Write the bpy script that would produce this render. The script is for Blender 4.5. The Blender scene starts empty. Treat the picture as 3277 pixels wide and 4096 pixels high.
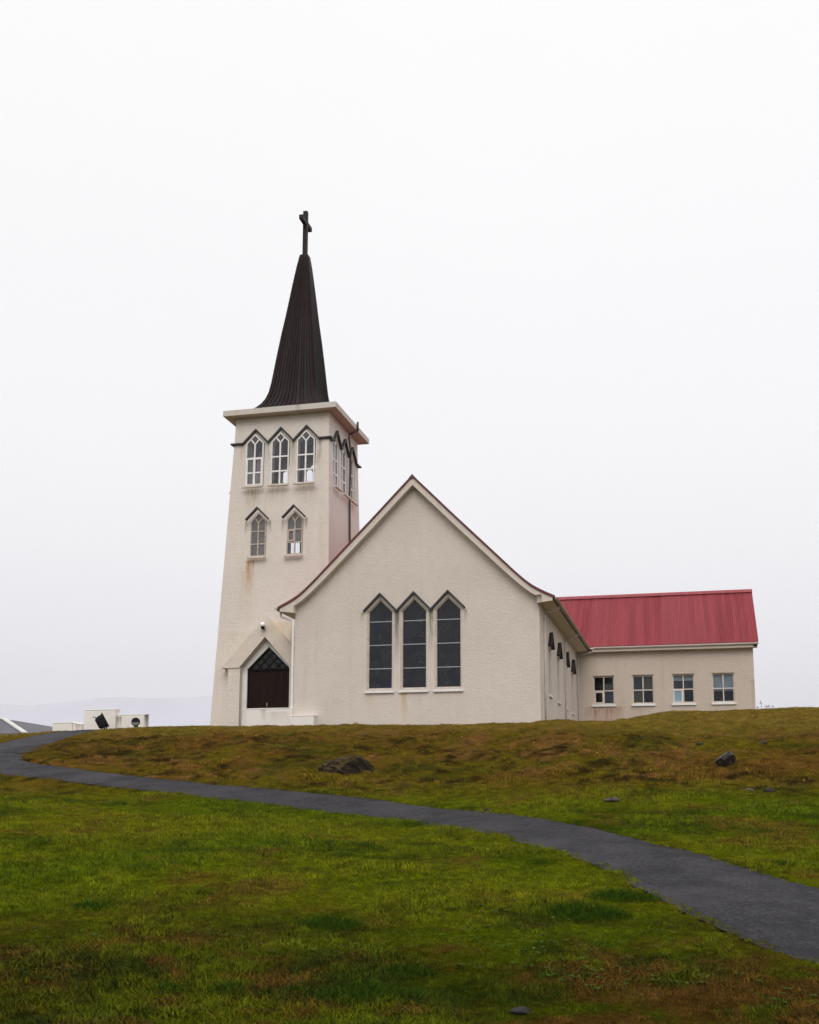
import bpy, math, random
import numpy as np
from mathutils import Matrix, Vector

random.seed(7)
RNG = np.random.default_rng(11)
scene = bpy.context.scene
COL = scene.collection

# ------------------------------------------------------------------ camera
CAM = np.array((17.161, -47.448, -3.695))
YAW, PITCH, ROLL = (math.radians(a) for a in (-14.0342, 8.9889, 0.17975))
_F = Vector((math.sin(YAW) * math.cos(PITCH), math.cos(YAW) * math.cos(PITCH), math.sin(PITCH)))
_R0 = Vector((math.cos(YAW), -math.sin(YAW), 0))
_U0 = _R0.cross(_F)
_R = _R0 * math.cos(ROLL) + _U0 * math.sin(ROLL)
_U = _U0 * math.cos(ROLL) - _R0 * math.sin(ROLL)
cd = bpy.data.cameras.new('camera')
cam = bpy.data.objects.new('camera', cd)
COL.objects.link(cam)
cam.matrix_world = Matrix(((_R.x, _U.x, -_F.x, CAM[0]), (_R.y, _U.y, -_F.y, CAM[1]),
                           (_R.z, _U.z, -_F.z, CAM[2]), (0, 0, 0, 1)))
cd.sensor_fit = 'VERTICAL'
cd.sensor_height = 36.0
cd.lens = 36.0 * 4528.07 / 4096
cd.shift_y = 469.95 / 4096
cd.clip_start = 0.1
cd.clip_end = 40000
scene.camera = cam

# ------------------------------------------------------------------ sky, sun, exposure
SUN_EL, SUN_AZ = 42.0, 12.0      # azimuth from the -Y direction, to the left
world = bpy.data.worlds.new('World')
scene.world = world
world.use_nodes = True
wn = world.node_tree
wn.nodes.clear()
w_out = wn.nodes.new('ShaderNodeOutputWorld')
w_bg = wn.nodes.new('ShaderNodeBackground')
w_sky = wn.nodes.new('ShaderNodeTexSky')
w_sky.sky_type = 'NISHITA'
w_sky.sun_disc = False
w_sky.sun_elevation = math.radians(SUN_EL)
w_sky.sun_rotation = math.radians(180 + SUN_AZ)
w_sky.dust_density = 6.0
w_sc = wn.nodes.new('ShaderNodeVectorMath')
w_sc.operation = 'SCALE'
w_sc.inputs['Scale'].default_value = 0.09
w_tc = wn.nodes.new('ShaderNodeTexCoord')
w_sep = wn.nodes.new('ShaderNodeSeparateXYZ')
w_ramp = wn.nodes.new('ShaderNodeValToRGB')           # overcast layer: luminance grows with elevation
w_el = w_ramp.color_ramp
w_el.elements[0].position = 0.0
w_el.elements[0].color = (0.70, 0.69, 0.80, 1)
w_el.elements[1].position = 1.0
w_el.elements[1].color = (1.20, 1.20, 1.20, 1)
for p, c in ((0.07, (0.80, 0.79, 0.88)), (0.14, (0.925, 0.915, 0.985)), (0.22, (0.98, 0.975, 1.01)), (0.30, (1.0, 1.0, 1.02)), (0.42, (1.0, 1.0, 1.01)), (0.60, (1.03, 1.03, 1.035))):
    e = w_el.elements.new(p)
    e.color = (*c, 1)
w_noise = wn.nodes.new('ShaderNodeTexNoise')
w_noise.inputs['Scale'].default_value = 1.6
w_noise.inputs['Detail'].default_value = 3
w_nm = wn.nodes.new('ShaderNodeMapRange')
w_nm.inputs[1].default_value = 0.3
w_nm.inputs[2].default_value = 0.7
w_nm.inputs[3].default_value = 0.985
w_nm.inputs[4].default_value = 1.015
w_mulc = wn.nodes.new('ShaderNodeVectorMath')
w_mulc.operation = 'SCALE'
w_mix = wn.nodes.new('ShaderNodeMix')
w_mix.data_type = 'RGBA'
w_mix.inputs[0].default_value = 0.94
L = wn.links.new
L(w_sky.outputs[0], w_sc.inputs[0])
L(w_tc.outputs['Generated'], w_sep.inputs[0])
L(w_sep.outputs['Z'], w_ramp.inputs[0])
L(w_tc.outputs['Generated'], w_noise.inputs['Vector'])
L(w_noise.outputs[0], w_nm.inputs[0])
L(w_ramp.outputs[0], w_mulc.inputs[0])
L(w_nm.outputs[0], w_mulc.inputs['Scale'])
L(w_sc.outputs[0], w_mix.inputs[6])
L(w_mulc.outputs[0], w_mix.inputs[7])
L(w_mix.outputs[2], w_bg.inputs['Color'])
w_bg.inputs['Strength'].default_value = 1.05
L(w_bg.outputs[0], w_out.inputs['Surface'])

sd = bpy.data.lights.new('sun', 'SUN')
sd.energy = 1.5
sd.angle = math.radians(40)
sd.color = (1.0, 0.965, 0.92)
sun = bpy.data.objects.new('sun', sd)
COL.objects.link(sun)
_sd = Vector((math.sin(math.radians(SUN_AZ)) * math.cos(math.radians(SUN_EL)),
              -math.cos(math.radians(SUN_AZ)) * math.cos(math.radians(SUN_EL)), math.sin(math.radians(SUN_EL))))
sun.rotation_euler = _sd.to_track_quat('Z', 'Y').to_euler()
sun.location = (0, -30, 60)

vs = scene.view_settings
vs.view_transform = 'Standard'
vs.look = 'None'
vs.exposure = 0.0
vs.gamma = 1.0
vs.use_curve_mapping = False
scene.cycles.use_denoising = True
scene.cycles.use_adaptive_sampling = False
scene.cycles.max_bounces = 10
scene.cycles.transparent_max_bounces = 24
scene.cycles.volume_bounces = 6


# ------------------------------------------------------------------ materials
def new_mat(name):
    m = bpy.data.materials.new(name)
    m.use_nodes = True
    nt = m.node_tree
    return m, nt, nt.nodes['Principled BSDF']


def N(nt, kind, **kw):
    n = nt.nodes.new(kind)
    for k, v in kw.items():
        setattr(n, k, v)
    return n


def math_node(nt, op, a, b=None):
    n = N(nt, 'ShaderNodeMath', operation=op)
    for i, v in enumerate((a, b)):
        if v is None:
            continue
        if isinstance(v, (int, float)):
            n.inputs[i].default_value = v
        else:
            nt.links.new(v, n.inputs[i])
    return n.outputs[0]


def map_range(nt, v, a, b, c=0.0, d=1.0, smooth=True):
    n = N(nt, 'ShaderNodeMapRange')
    if smooth:
        n.interpolation_type = 'SMOOTHSTEP'
    nt.links.new(v, n.inputs[0])
    for i, x in zip((1, 2, 3, 4), (a, b, c, d)):
        n.inputs[i].default_value = x
    return n.outputs[0]


def mix_col(nt, fac, a, b, blend='MIX'):
    n = N(nt, 'ShaderNodeMix', data_type='RGBA', blend_type=blend)
    for i, v in ((0, fac), (6, a), (7, b)):
        if isinstance(v, (int, float)):
            n.inputs[i].default_value = v
        elif isinstance(v, tuple):
            n.inputs[i].default_value = (*v[:3], 1)
        else:
            nt.links.new(v, n.inputs[i])
    return n.outputs[2]


def noise(nt, vec, scale, detail=3.0, rough=0.55):
    n = N(nt, 'ShaderNodeTexNoise')
    n.inputs['Scale'].default_value = scale
    n.inputs['Detail'].default_value = detail
    n.inputs['Roughness'].default_value = rough
    if vec is not None:
        nt.links.new(vec, n.inputs['Vector'])
    return n.outputs[0]


def bump(nt, bsdf, h, strength, dist):
    b = N(nt, 'ShaderNodeBump')
    b.inputs['Strength'].default_value = strength
    b.inputs['Distance'].default_value = dist
    nt.links.new(h, b.inputs['Height'])
    nt.links.new(b.outputs[0], bsdf.inputs['Normal'])


def position(nt):
    return N(nt, 'ShaderNodeNewGeometry').outputs['Position']


def scaled(nt, vec, s):
    n = N(nt, 'ShaderNodeVectorMath', operation='MULTIPLY')
    nt.links.new(vec, n.inputs[0])
    n.inputs[1].default_value = s
    return n.outputs[0]


def simple_mat(name, col, rough=0.6, var=0.12, scale=3.0, metal=0.0, bump_s=0.0, spec=0.5):
    m, nt, b = new_mat(name)
    pos = position(nt)
    f = noise(nt, pos, scale, 4)
    c = mix_col(nt, map_range(nt, f, 0.3, 0.7), tuple(x * (1 - var) for x in col), tuple(min(1, x * (1 + var)) for x in col))
    nt.links.new(c, b.inputs['Base Color'])
    b.inputs['Roughness'].default_value = rough
    b.inputs['Metallic'].default_value = metal
    b.inputs['Specular IOR Level'].default_value = spec
    if bump_s:
        bump(nt, b, noise(nt, pos, scale * 8, 3), bump_s, 0.01)
    return m


def plaster_mat(name, col, stains, horizontal='X', grit=1.0):
    """Rough-cast painted plaster; stains = (h0, half width, z top, length, colour, strength)."""
    m, nt, b = new_mat(name)
    pos = position(nt)
    sep = N(nt, 'ShaderNodeSeparateXYZ')
    nt.links.new(pos, sep.inputs[0])
    big = noise(nt, pos, 0.35, 4)
    mid = noise(nt, pos, 2.2, 5, 0.65)
    c = mix_col(nt, map_range(nt, big, 0.35, 0.65), tuple(x * 0.97 for x in col), tuple(x * 1.03 for x in col))
    c = mix_col(nt, map_range(nt, mid, 0.35, 0.7, 0, 0.20), c, (col[0] * 0.82, col[1] * 0.79, col[2] * 0.74))
    spk = noise(nt, pos, 30.0, 4, 0.8)
    c = mix_col(nt, map_range(nt, spk, 0.32, 0.68, 0, 0.24), c, (col[0] * 0.72, col[1] * 0.70, col[2] * 0.67))
    streak = noise(nt, scaled(nt, pos, (3.2, 3.2, 0.16)), 1.0, 5, 0.6)
    c = mix_col(nt, map_range(nt, streak, 0.52, 0.75, 0, 0.24), c, (col[0] * 0.74, col[1] * 0.69, col[2] * 0.60))
    fine = noise(nt, scaled(nt, pos, (14, 14, 1.2)), 1.0, 4, 0.7)
    breakup = map_range(nt, fine, 0.36, 0.62, 0.25, 1.0)
    axis = sep.outputs[horizontal]
    wob = math_node(nt, 'MULTIPLY', math_node(nt, 'SUBTRACT', noise(nt, pos, 3.0, 3), 0.5), 0.16)
    axis_w = math_node(nt, 'ADD', axis, wob)
    for h0, hw, zt, ln, scol, st in stains:
        dx = math_node(nt, 'ABSOLUTE', math_node(nt, 'SUBTRACT', axis_w, h0))
        mx = map_range(nt, dx, hw * 0.5, hw * 1.7, 1, 0)
        below = map_range(nt, sep.outputs['Z'], zt - ln, zt, 0, 1, False)
        top = map_range(nt, sep.outputs['Z'], zt, zt + 0.06, 1, 0)
        mk = math_node(nt, 'MULTIPLY', math_node(nt, 'MULTIPLY', mx, math_node(nt, 'POWER', below, 1.3)), top)
        mk = math_node(nt, 'MULTIPLY', mk, math_node(nt, 'MINIMUM', math_node(nt, 'MULTIPLY', breakup, st * 1.35), 1.0))
        c = mix_col(nt, mk, c, scol)
    nt.links.new(c, b.inputs['Base Color'])
    b.inputs['Roughness'].default_value = 0.92
    b.inputs['Specular IOR Level'].default_value = 0.2
    g1 = noise(nt, pos, 16.0, 6, 0.78)
    g2 = noise(nt, scaled(nt, pos, (2.4, 2.4, 3.2)), 2.6, 6, 0.72)
    h = math_node(nt, 'ADD', math_node(nt, 'MULTIPLY', g1, 0.8), math_node(nt, 'MULTIPLY', g2, 0.55))
    bump(nt, b, h, 1.0 * grit, 0.045)
    return m


PL = (0.705, 0.628, 0.568)
PLT = (0.765, 0.69, 0.625)
GREEN, BLACKISH, RUST, OCHRE, DIRT = (0.16, 0.19, 0.10), (0.09, 0.08, 0.06), (0.46, 0.23, 0.07), (0.55, 0.40, 0.19), (0.33, 0.24, 0.17)
REDBR = (0.36, 0.17, 0.11)
M_NAVE = plaster_mat('nave_plaster', PL, [
    (4.73, 0.10, 4.90, 2.6, BLACKISH, 1.5), (6.26, 0.09, 4.90, 2.3, GREEN, 1.4), (3.15, 0.09, 4.85, 0.7, (0.25, 0.36, 0.2), 0.6),
    (7.80, 0.07, 4.8, 0.7, GREEN, 0.4), (3.5, 0.13, 1.25, 1.1, OCHRE, 0.30), (5.07, 0.10, 1.25, 1.6, OCHRE, 0.75), (1.9, 0.5, 1.0, 1.3, DIRT, 0.1)])
M_NAVE_SIDE = None
M_TOWER = plaster_mat('tower_plaster', PLT, [
    (-3.40, 0.12, 8.12, 1.9, RUST, 0.95), (-3.18, 0.05, 8.12, 0.8, RUST, 0.8), (-3.45, 0.30, 7.6, 2.6, OCHRE, 0.38),
    (-3.62, 0.06, 10.1, 0.75, GREEN, 0.7), (-2.40, 0.06, 10.1, 0.75, GREEN, 0.7), (-1.75, 0.06, 10.1, 0.9, GREEN, 0.6), (-0.52, 0.06, 10.1, 0.75, GREEN, 0.7),
    (-2.66, 0.09, 14.12, 1.5, GREEN, 0.45), (-1.33, 0.11, 14.12, 1.8, (0.2, 0.24, 0.12), 0.8), (0.02, 0.10, 14.12, 2.0, BLACKISH, 0.6), (-4.0, 0.08, 14.12, 1.2, DIRT, 0.5),
    (-3.35, 0.30, 11.75, 1.5, (0.32, 0.27, 0.14), 0.55), (-2.2, 0.5, 11.75, 1.2, DIRT, 0.30), (-0.5, 0.45, 11.75, 1.4, DIRT, 0.32),
    (-1.2, 0.9, 5.0, 3.0, (0.62, 0.47, 0.26), 0.40), (-3.6, 0.9, 4.6, 3.2, (0.62, 0.49, 0.30), 0.28)])
M_ANNEX = plaster_mat('annex_plaster', (0.62, 0.535, 0.462), [
    (12.35, 0.75, 1.88, 1.7, REDBR, 0.50), (12.0, 0.10, 1.7, 1.2, REDBR, 0.6), (12.7, 0.16, 1.75, 1.2, REDBR, 0.65), (13.2, 0.25, 1.85, 1.2, REDBR, 0.35),
    (14.4, 0.5, 1.85, 1.2, DIRT, 0.25), (20.4, 0.10, 3.2, 2.5, DIRT, 0.4)])
M_TRIM = plaster_mat('trim_plaster', (0.68, 0.605, 0.54), [
    (11.05, 0.10, 5.25, 0.42, (0.02, 0.015, 0.012), 1.6), (11.25, 0.12, 5.4, 0.35, RUST, 0.45), (9.6, 0.25, 7.0, 0.9, RUST, 0.30), (1.7, 0.3, 7.3, 0.9, RUST, 0.25)], grit=0.5)
M_CORNICE = plaster_mat('cornice_concrete', (0.62, 0.575, 0.52), [(-4.2, 0.10, 15.76, 0.5, RUST, 0.35), (-1.0, 0.10, 15.76, 0.5, BLACKISH, 0.35), (-3.0, 0.3, 15.76, 0.6, DIRT, 0.2)], grit=0.4)
M_WHITEWALL = plaster_mat('white_concrete', (0.82, 0.785, 0.74), [(-1.35, 0.12, 0.66, 0.8, (0.10, 0.08, 0.06), 0.30), (-0.5, 0.5, 0.5, 0.7, DIRT, 0.30), (-9.0, 0.12, 0.5, 0.8, BLACKISH, 0.6), (-10.95, 0.12, 0.3, 0.6, BLACKISH, 0.6), (-7.62, 0.06, 0.6, 0.9, BLACKISH, 0.8)], grit=0.4)
M_CAP = simple_mat('coping_white', (0.88, 0.87, 0.85), 0.7, 0.04, 2)
M_WHITE = simple_mat('white_paint', (0.76, 0.74, 0.73), 0.5, 0.05, 4)
M_CREAM = simple_mat('cream_frame_paint', (0.60, 0.53, 0.46), 0.6, 0.12, 6)
M_FADED = simple_mat('faded_brown_frame', (0.47, 0.385, 0.315), 0.7, 0.22, 9)
M_PIPE = simple_mat('cream_pipe', (0.60, 0.545, 0.485), 0.55, 0.10, 5)
M_GUTTER = simple_mat('weathered_gutter', (0.30, 0.265, 0.215), 0.6, 0.25, 5)
M_WHITEGUT = simple_mat('white_gutter', (0.80, 0.79, 0.78), 0.45, 0.06, 3)
M_HOOD = simple_mat('black_green_flashing', (0.016, 0.019, 0.018), 0.55, 0.3, 6)
M_HOODBR = simple_mat('dark_brown_flashing', (0.020, 0.012, 0.012), 0.6, 0.3, 6)
M_DARKPIPE = simple_mat('tarnished_copper_pipe', (0.045, 0.036, 0.030), 0.6, 0.4, 9)
M_CROSS = simple_mat('dark_copper_cross', (0.022, 0.013, 0.012), 0.55, 0.3, 4, spec=0.15)
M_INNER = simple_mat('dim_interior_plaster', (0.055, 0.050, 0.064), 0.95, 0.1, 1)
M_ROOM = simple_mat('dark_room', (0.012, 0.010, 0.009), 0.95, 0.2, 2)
M_BLIND = simple_mat('pale_roller_blind', (0.66, 0.70, 0.69), 0.9, 0.05, 3)
M_CURTAIN_BR = simple_mat('brown_curtain', (0.19, 0.115, 0.06), 0.95, 0.15, 5)
M_CURTAIN_OL = simple_mat('olive_curtain', (0.16, 0.145, 0.07), 0.95, 0.15, 5)
M_CURTAIN_GR = simple_mat('grey_curtain', (0.075, 0.080, 0.090), 0.95, 0.15, 5)
M_BLUE = simple_mat('pale_blue_blind', (0.27, 0.38, 0.50), 0.85, 0.05, 3)
M_DARKGLASSWOOD = simple_mat('dark_lattice_wood', (0.003, 0.002, 0.002), 0.6, 0.2, 5, spec=0.05)
M_BLACK = simple_mat('black_enamel', (0.004, 0.004, 0.005), 0.42, 0.3, 6, spec=0.2)
M_GREYLENS = simple_mat('grey_lamp_glass', (0.16, 0.165, 0.16), 0.35, 0.15, 20)
M_OPAL = simple_mat('opal_globe', (0.95, 0.95, 0.95), 0.25, 0.01, 2)


def red_sheet_mat():
    m, nt, b = new_mat('red_corrugated_sheet')
    pos = position(nt)
    oi = N(nt, 'ShaderNodeObjectInfo')
    c1 = mix_col(nt, map_range(nt, noise(nt, scaled(nt, pos, (2.6, 0.10, 0.08)), 1.5, 4), 0.35, 0.65), (0.235, 0.032, 0.042), (0.315, 0.050, 0.062))
    c2 = mix_col(nt, map_range(nt, oi.outputs['Random'], 0, 1, 0, 0.30), c1, (0.36, 0.090, 0.102))
    c3 = mix_col(nt, map_range(nt, noise(nt, pos, 9, 5, 0.7), 0.55, 0.8, 0, 0.3), c2, (0.21, 0.04, 0.04))
    nt.links.new(c3, b.inputs['Base Color'])
    b.inputs['Roughness'].default_value = 0.55
    b.inputs['Specular IOR Level'].default_value = 0.25
    return m


M_RED = red_sheet_mat()
M_REDDARK = simple_mat('dark_red_verge', (0.115, 0.020, 0.022), 0.6, 0.3, 5)


def spire_mat():
    m, nt, b = new_mat('weathered_copper_spire')
    pos = position(nt)
    oi = N(nt, 'ShaderNodeObjectInfo')
    st = noise(nt, scaled(nt, pos, (5, 5, 0.35)), 1.0, 5, 0.65)
    c = mix_col(nt, map_range(nt, st, 0.3, 0.7), (0.0170, 0.0058, 0.0064), (0.0240, 0.0115, 0.0118))
    c = mix_col(nt, map_range(nt, oi.outputs['Random'], 0.3, 1, 0, 0.8), c, (0.026, 0.0235, 0.0235))
    c = mix_col(nt, map_range(nt, noise(nt, pos, 1.1, 5, 0.6), 0.55, 0.75, 0, 0.7), c, (0.022, 0.0115, 0.0122))
    nt.links.new(c, b.inputs['Base Color'])
    b.inputs['Roughness'].default_value = 0.42
    b.inputs['Specular IOR Level'].default_value = 0.10
    bump(nt, b, noise(nt, pos, 7, 3), 0.2, 0.02)
    return m


M_SPIRE = spire_mat()


def door_mat():
    m, nt, b = new_mat('oiled_dark_wood')
    pos = position(nt)
    oi = N(nt, 'ShaderNodeObjectInfo')
    g = noise(nt, scaled(nt, pos, (22, 22, 0.9)), 1.0, 5, 0.6)
    c = mix_col(nt, map_range(nt, g, 0.3, 0.7), (0.004, 0.002, 0.0015), (0.026, 0.008, 0.004))
    c = mix_col(nt, map_range(nt, oi.outputs['Random'], 0, 1, 0, 0.6), c, (0.012, 0.005, 0.003))
    nt.links.new(c, b.inputs['Base Color'])
    b.inputs['Roughness'].default_value = 0.6
    b.inputs['Specular IOR Level'].default_value = 0.1
    return m


M_DOOR = door_mat()


def clear_glass(name, tint=(0.97, 0.97, 0.98), gloss=0.10):
    m, nt, b = new_mat(name)
    nt.nodes.remove(b)
    out = nt.nodes['Material Output']
    t = N(nt, 'ShaderNodeBsdfTransparent')
    t.inputs[0].default_value = (*tint, 1)
    g = N(nt, 'ShaderNodeBsdfGlossy')
    g.inputs['Roughness'].default_value = 0.04
    g.inputs['Color'].default_value = (0.9, 0.92, 0.95, 1)
    fr = N(nt, 'ShaderNodeFresnel')
    fr.inputs['IOR'].default_value = 1.45
    mx = N(nt, 'ShaderNodeMixShader')
    nt.links.new(math_node(nt, 'MULTIPLY', fr.outputs[0], gloss / 0.05), mx.inputs[0])
    nt.links.new(t.outputs[0], mx.inputs[1])
    nt.links.new(g.outputs[0], mx.inputs[2])
    nt.links.new(mx.outputs[0], out.inputs['Surface'])
    return m


M_GLASS = clear_glass('clear_glass', gloss=0.05)
M_ROOMGLASS = clear_glass('room_window_glass', (0.75, 0.79, 0.82), 0.035)


def frosted_mat():
    m, nt, b = new_mat('frosted_grey_glass')
    pos = position(nt)
    c = mix_col(nt, map_range(nt, noise(nt, pos, 2.5, 3), 0.3, 0.7), (0.105, 0.105, 0.107), (0.155, 0.150, 0.148))
    nt.links.new(c, b.inputs['Base Color'])
    b.inputs['Roughness'].default_value = 0.35
    return m


M_FROST = frosted_mat()


def lattice_glass():
    m, nt, b = new_mat('dark_lattice_glass')
    b.inputs['Base Color'].default_value = (0.008, 0.009, 0.0095, 1)
    b.inputs['Specular IOR Level'].default_value = 0.3
    b.inputs['Roughness'].default_value = 0.25
    return m


M_LATGLASS = lattice_glass()


def stained_mat():
    m, nt, b = new_mat('leaded_dark_glass')
    pos = position(nt)
    warp = N(nt, 'ShaderNodeTexNoise')
    warp.inputs['Scale'].default_value = 1.3
    nt.links.new(pos, warp.inputs['Vector'])
    v = N(nt, 'ShaderNodeVectorMath', operation='MULTIPLY_ADD')
    nt.links.new(warp.outputs['Color'], v.inputs[0])
    v.inputs[1].default_value = (0.9, 0.0, 0.9)
    nt.links.new(scaled(nt, pos, (1.0, 0.0, 0.75)), v.inputs[2])
    vo = N(nt, 'ShaderNodeTexVoronoi', feature='DISTANCE_TO_EDGE')
    vo.inputs['Scale'].default_value = 2.6
    nt.links.new(v.outputs[0], vo.inputs['Vector'])
    vc = N(nt, 'ShaderNodeTexVoronoi')
    vc.inputs['Scale'].default_value = 2.6
    nt.links.new(v.outputs[0], vc.inputs['Vector'])
    hs = N(nt, 'ShaderNodeSeparateColor')
    nt.links.new(vc.outputs['Color'], hs.inputs[0])
    c = mix_col(nt, hs.outputs[0], (0.010, 0.012, 0.018), (0.019, 0.020, 0.023))
    c = mix_col(nt, map_range(nt, hs.outputs[1], 0.6, 1.0, 0, 0.6), c, (0.011, 0.018, 0.036))
    lead = map_range(nt, vo.outputs['Distance'], 0.004, 0.018, 1, 0)
    dots = map_range(nt, noise(nt, pos, 4.0, 3, 0.6), 0.40, 0.62, 0, 1)
    c = mix_col(nt, math_node(nt, 'MULTIPLY', math_node(nt, 'MULTIPLY', lead, dots), 0.55), c, (0.11, 0.105, 0.105))
    nt.links.new(c, b.inputs['Base Color'])
    b.inputs['Roughness'].default_value = 0.22
    b.inputs['Specular IOR Level'].default_value = 0.30
    bump(nt, b, noise(nt, pos, 1.6, 4), 0.12, 0.05)
    return m


M_STAINED = stained_mat()
M_BAR = simple_mat('pale_verdigris_bar', (0.36, 0.42, 0.42), 0.5, 0.1, 8)


def asphalt_mat():
    m, nt, b = new_mat('damp_asphalt')
    pos = position(nt)
    f = noise(nt, pos, 15, 7, 0.95)
    g = noise(nt, pos, 1.1, 6, 0.7)
    c = mix_col(nt, map_range(nt, f, 0.38, 0.66), (0.003, 0.0028, 0.0034), (0.074, 0.070, 0.078))
    c = mix_col(nt, map_range(nt, g, 0.42, 0.62, 0, 0.55), c, (0.019, 0.0185, 0.0215))
    c = mix_col(nt, map_range(nt, noise(nt, pos, 0.35, 4), 0.45, 0.62, 0, 0.45), c, (0.062, 0.059, 0.067))
    nt.links.new(c, b.inputs['Base Color'])
    nt.links.new(map_range(nt, g, 0.3, 0.7, 0.75, 0.95), b.inputs['Roughness'])
    b.inputs['Specular IOR Level'].default_value = 0.14
    bump(nt, b, f, 0.6, 0.02)
    return m


M_PATH = asphalt_mat()


def ground_mat():
    m, nt, b = new_mat('short_turf')
    pos = position(nt)
    at = N(nt, 'ShaderNodeAttribute', attribute_name='gcol')
    f = noise(nt, pos, 26, 5, 0.75)
    g = noise(nt, pos, 5.5, 5, 0.7)
    c = mix_col(nt, map_range(nt, f, 0.3, 0.72, 0.0, 1.0), (0.35, 0.33, 0.30), (1.05, 1.02, 1.0))
    c = mix_col(nt, 1.0, at.outputs['Color'], c, 'MULTIPLY')
    c = mix_col(nt, map_range(nt, g, 0.55, 0.75, 0, 0.5), c, (0.038, 0.024, 0.006))
    nt.links.new(c, b.inputs['Base Color'])
    b.inputs['Roughness'].default_value = 1.0
    b.inputs['Specular IOR Level'].default_value = 0.0
    h = math_node(nt, 'ADD', f, math_node(nt, 'MULTIPLY', g, 1.5))
    bump(nt, b, h, 0.9, 0.05)
    return m


def blade_mat():
    m, nt, b = new_mat('grass_blades')
    at = N(nt, 'ShaderNodeAttribute', attribute_name='gcol', attribute_type='INSTANCER')
    v = N(nt, 'ShaderNodeAttribute', attribute_name='vary')
    c = mix_col(nt, v.outputs['Fac'], (0.36, 0.40, 0.45), (1.85, 1.70, 1.4))
    c = mix_col(nt, 1.0, at.outputs['Color'], c, 'MULTIPLY')
    nt.links.new(c, b.inputs['Base Color'])
    b.inputs['Roughness'].default_value = 0.75
    b.inputs['Specular IOR Level'].default_value = 0.05
    b.inputs['Transmission Weight'].default_value = 0.0
    return m


M_GROUND = ground_mat()
M_BLADE = blade_mat()
M_TUFT = simple_mat('dark_green_tuft', (0.024, 0.054, 0.002), 0.8, 0.6, 14, spec=0.05)
M_LEAF = simple_mat('pale_green_leaf', (0.045, 0.080, 0.012), 0.8, 0.35, 12, spec=0.03)
M_FLOWER = simple_mat('yellow_petal', (0.75, 0.46, 0.02), 0.7, 0.1, 9)
M_STALK = simple_mat('dry_stalk', (0.045, 0.035, 0.022), 0.8, 0.3, 9)


def rock_mat(name, base, top):
    m, nt, b = new_mat(name)
    pos = position(nt)
    f = noise(nt, pos, 4.5, 6, 0.7)
    geo = N(nt, 'ShaderNodeNewGeometry')
    sep = N(nt, 'ShaderNodeSeparateXYZ')
    nt.links.new(geo.outputs['Normal'], sep.inputs[0])
    c = mix_col(nt, map_range(nt, f, 0.3, 0.7), tuple(x * 0.55 for x in base), tuple(x * 1.3 for x in base))
    lich = map_range(nt, noise(nt, pos, 7, 5, 0.7), 0.54, 0.64, 0, 0.8)
    c = mix_col(nt, math_node(nt, 'MULTIPLY', map_range(nt, sep.outputs['Z'], 0.1, 0.8), map_range(nt, f, 0.35, 0.55)), c, top)
    c = mix_col(nt, math_node(nt, 'MULTIPLY', lich, 0.35), c, (0.10, 0.092, 0.09))
    nt.links.new(c, b.inputs['Base Color'])
    b.inputs['Roughness'].default_value = 0.95
    b.inputs['Specular IOR Level'].default_value = 0.15
    bump(nt, b, noise(nt, pos, 12, 6, 0.75), 0.9, 0.06)
    return m


M_MOSSROCK = rock_mat('mossy_rock', (0.030, 0.021, 0.015), (0.075, 0.050, 0.011))
M_GREYROCK = rock_mat('grey_capped_rock', (0.020, 0.013, 0.009), (0.12, 0.108, 0.098))
M_PALEROCK = rock_mat('pale_stone', (0.060, 0.050, 0.040), (0.125, 0.108, 0.092))
M_SLATEROCK = rock_mat('dark_slate_stone', (0.026, 0.023, 0.021), (0.046, 0.042, 0.040))
M_HILL = simple_mat('far_hillside', (0.50, 0.50, 0.59), 1.0, 0.04, 0.002, spec=0.0)  # pale bluish: part of the distance haze is put into this colour
M_HOUSEROOF = simple_mat('grey_sheet_roof', (0.105, 0.098, 0.115), 0.7, 0.12, 1.2)
M_HOUSEWALL = simple_mat('pale_house_wall', (0.62, 0.60, 0.57), 0.9, 0.06, 1.0)
M_DARK = simple_mat('dark_window', (0.012, 0.012, 0.014), 0.2, 0.2, 2)


# ------------------------------------------------------------------ object helpers
def link_mesh(name, verts, faces, mat=None, smooth=False):
    me = bpy.data.meshes.new(name)
    me.from_pydata([tuple(map(float, v)) for v in verts], [], faces)
    me.update()
    if mat:
        me.materials.append(mat)
    if smooth:
        me.polygons.foreach_set('use_smooth', [True] * len(me.polygons))
    o = bpy.data.objects.new(name, me)
    COL.objects.link(o)
    return o


def put(o, parent, basis=None):
    """parent o; coordinates of the mesh are world ones unless parent is a part (then the part's own)."""
    o.parent = parent
    if parent.type == 'EMPTY':
        o.matrix_parent_inverse = Matrix.Translation(parent.location).inverted()
    if basis is not None:
        o.matrix_basis = basis
    return o


def thing(name, label, cat, loc=(0, 0, 0), group=None):
    o = bpy.data.objects.new(name, None)
    COL.objects.link(o)
    o.location = loc
    o.empty_display_size = 0.3
    o['label'] = label
    o['category'] = cat
    if group:
        o['group'] = group
    return o


def tag(o, label, cat, group=None):
    o['label'] = label
    o['category'] = cat
    if group:
        o['group'] = group
    return o


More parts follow.
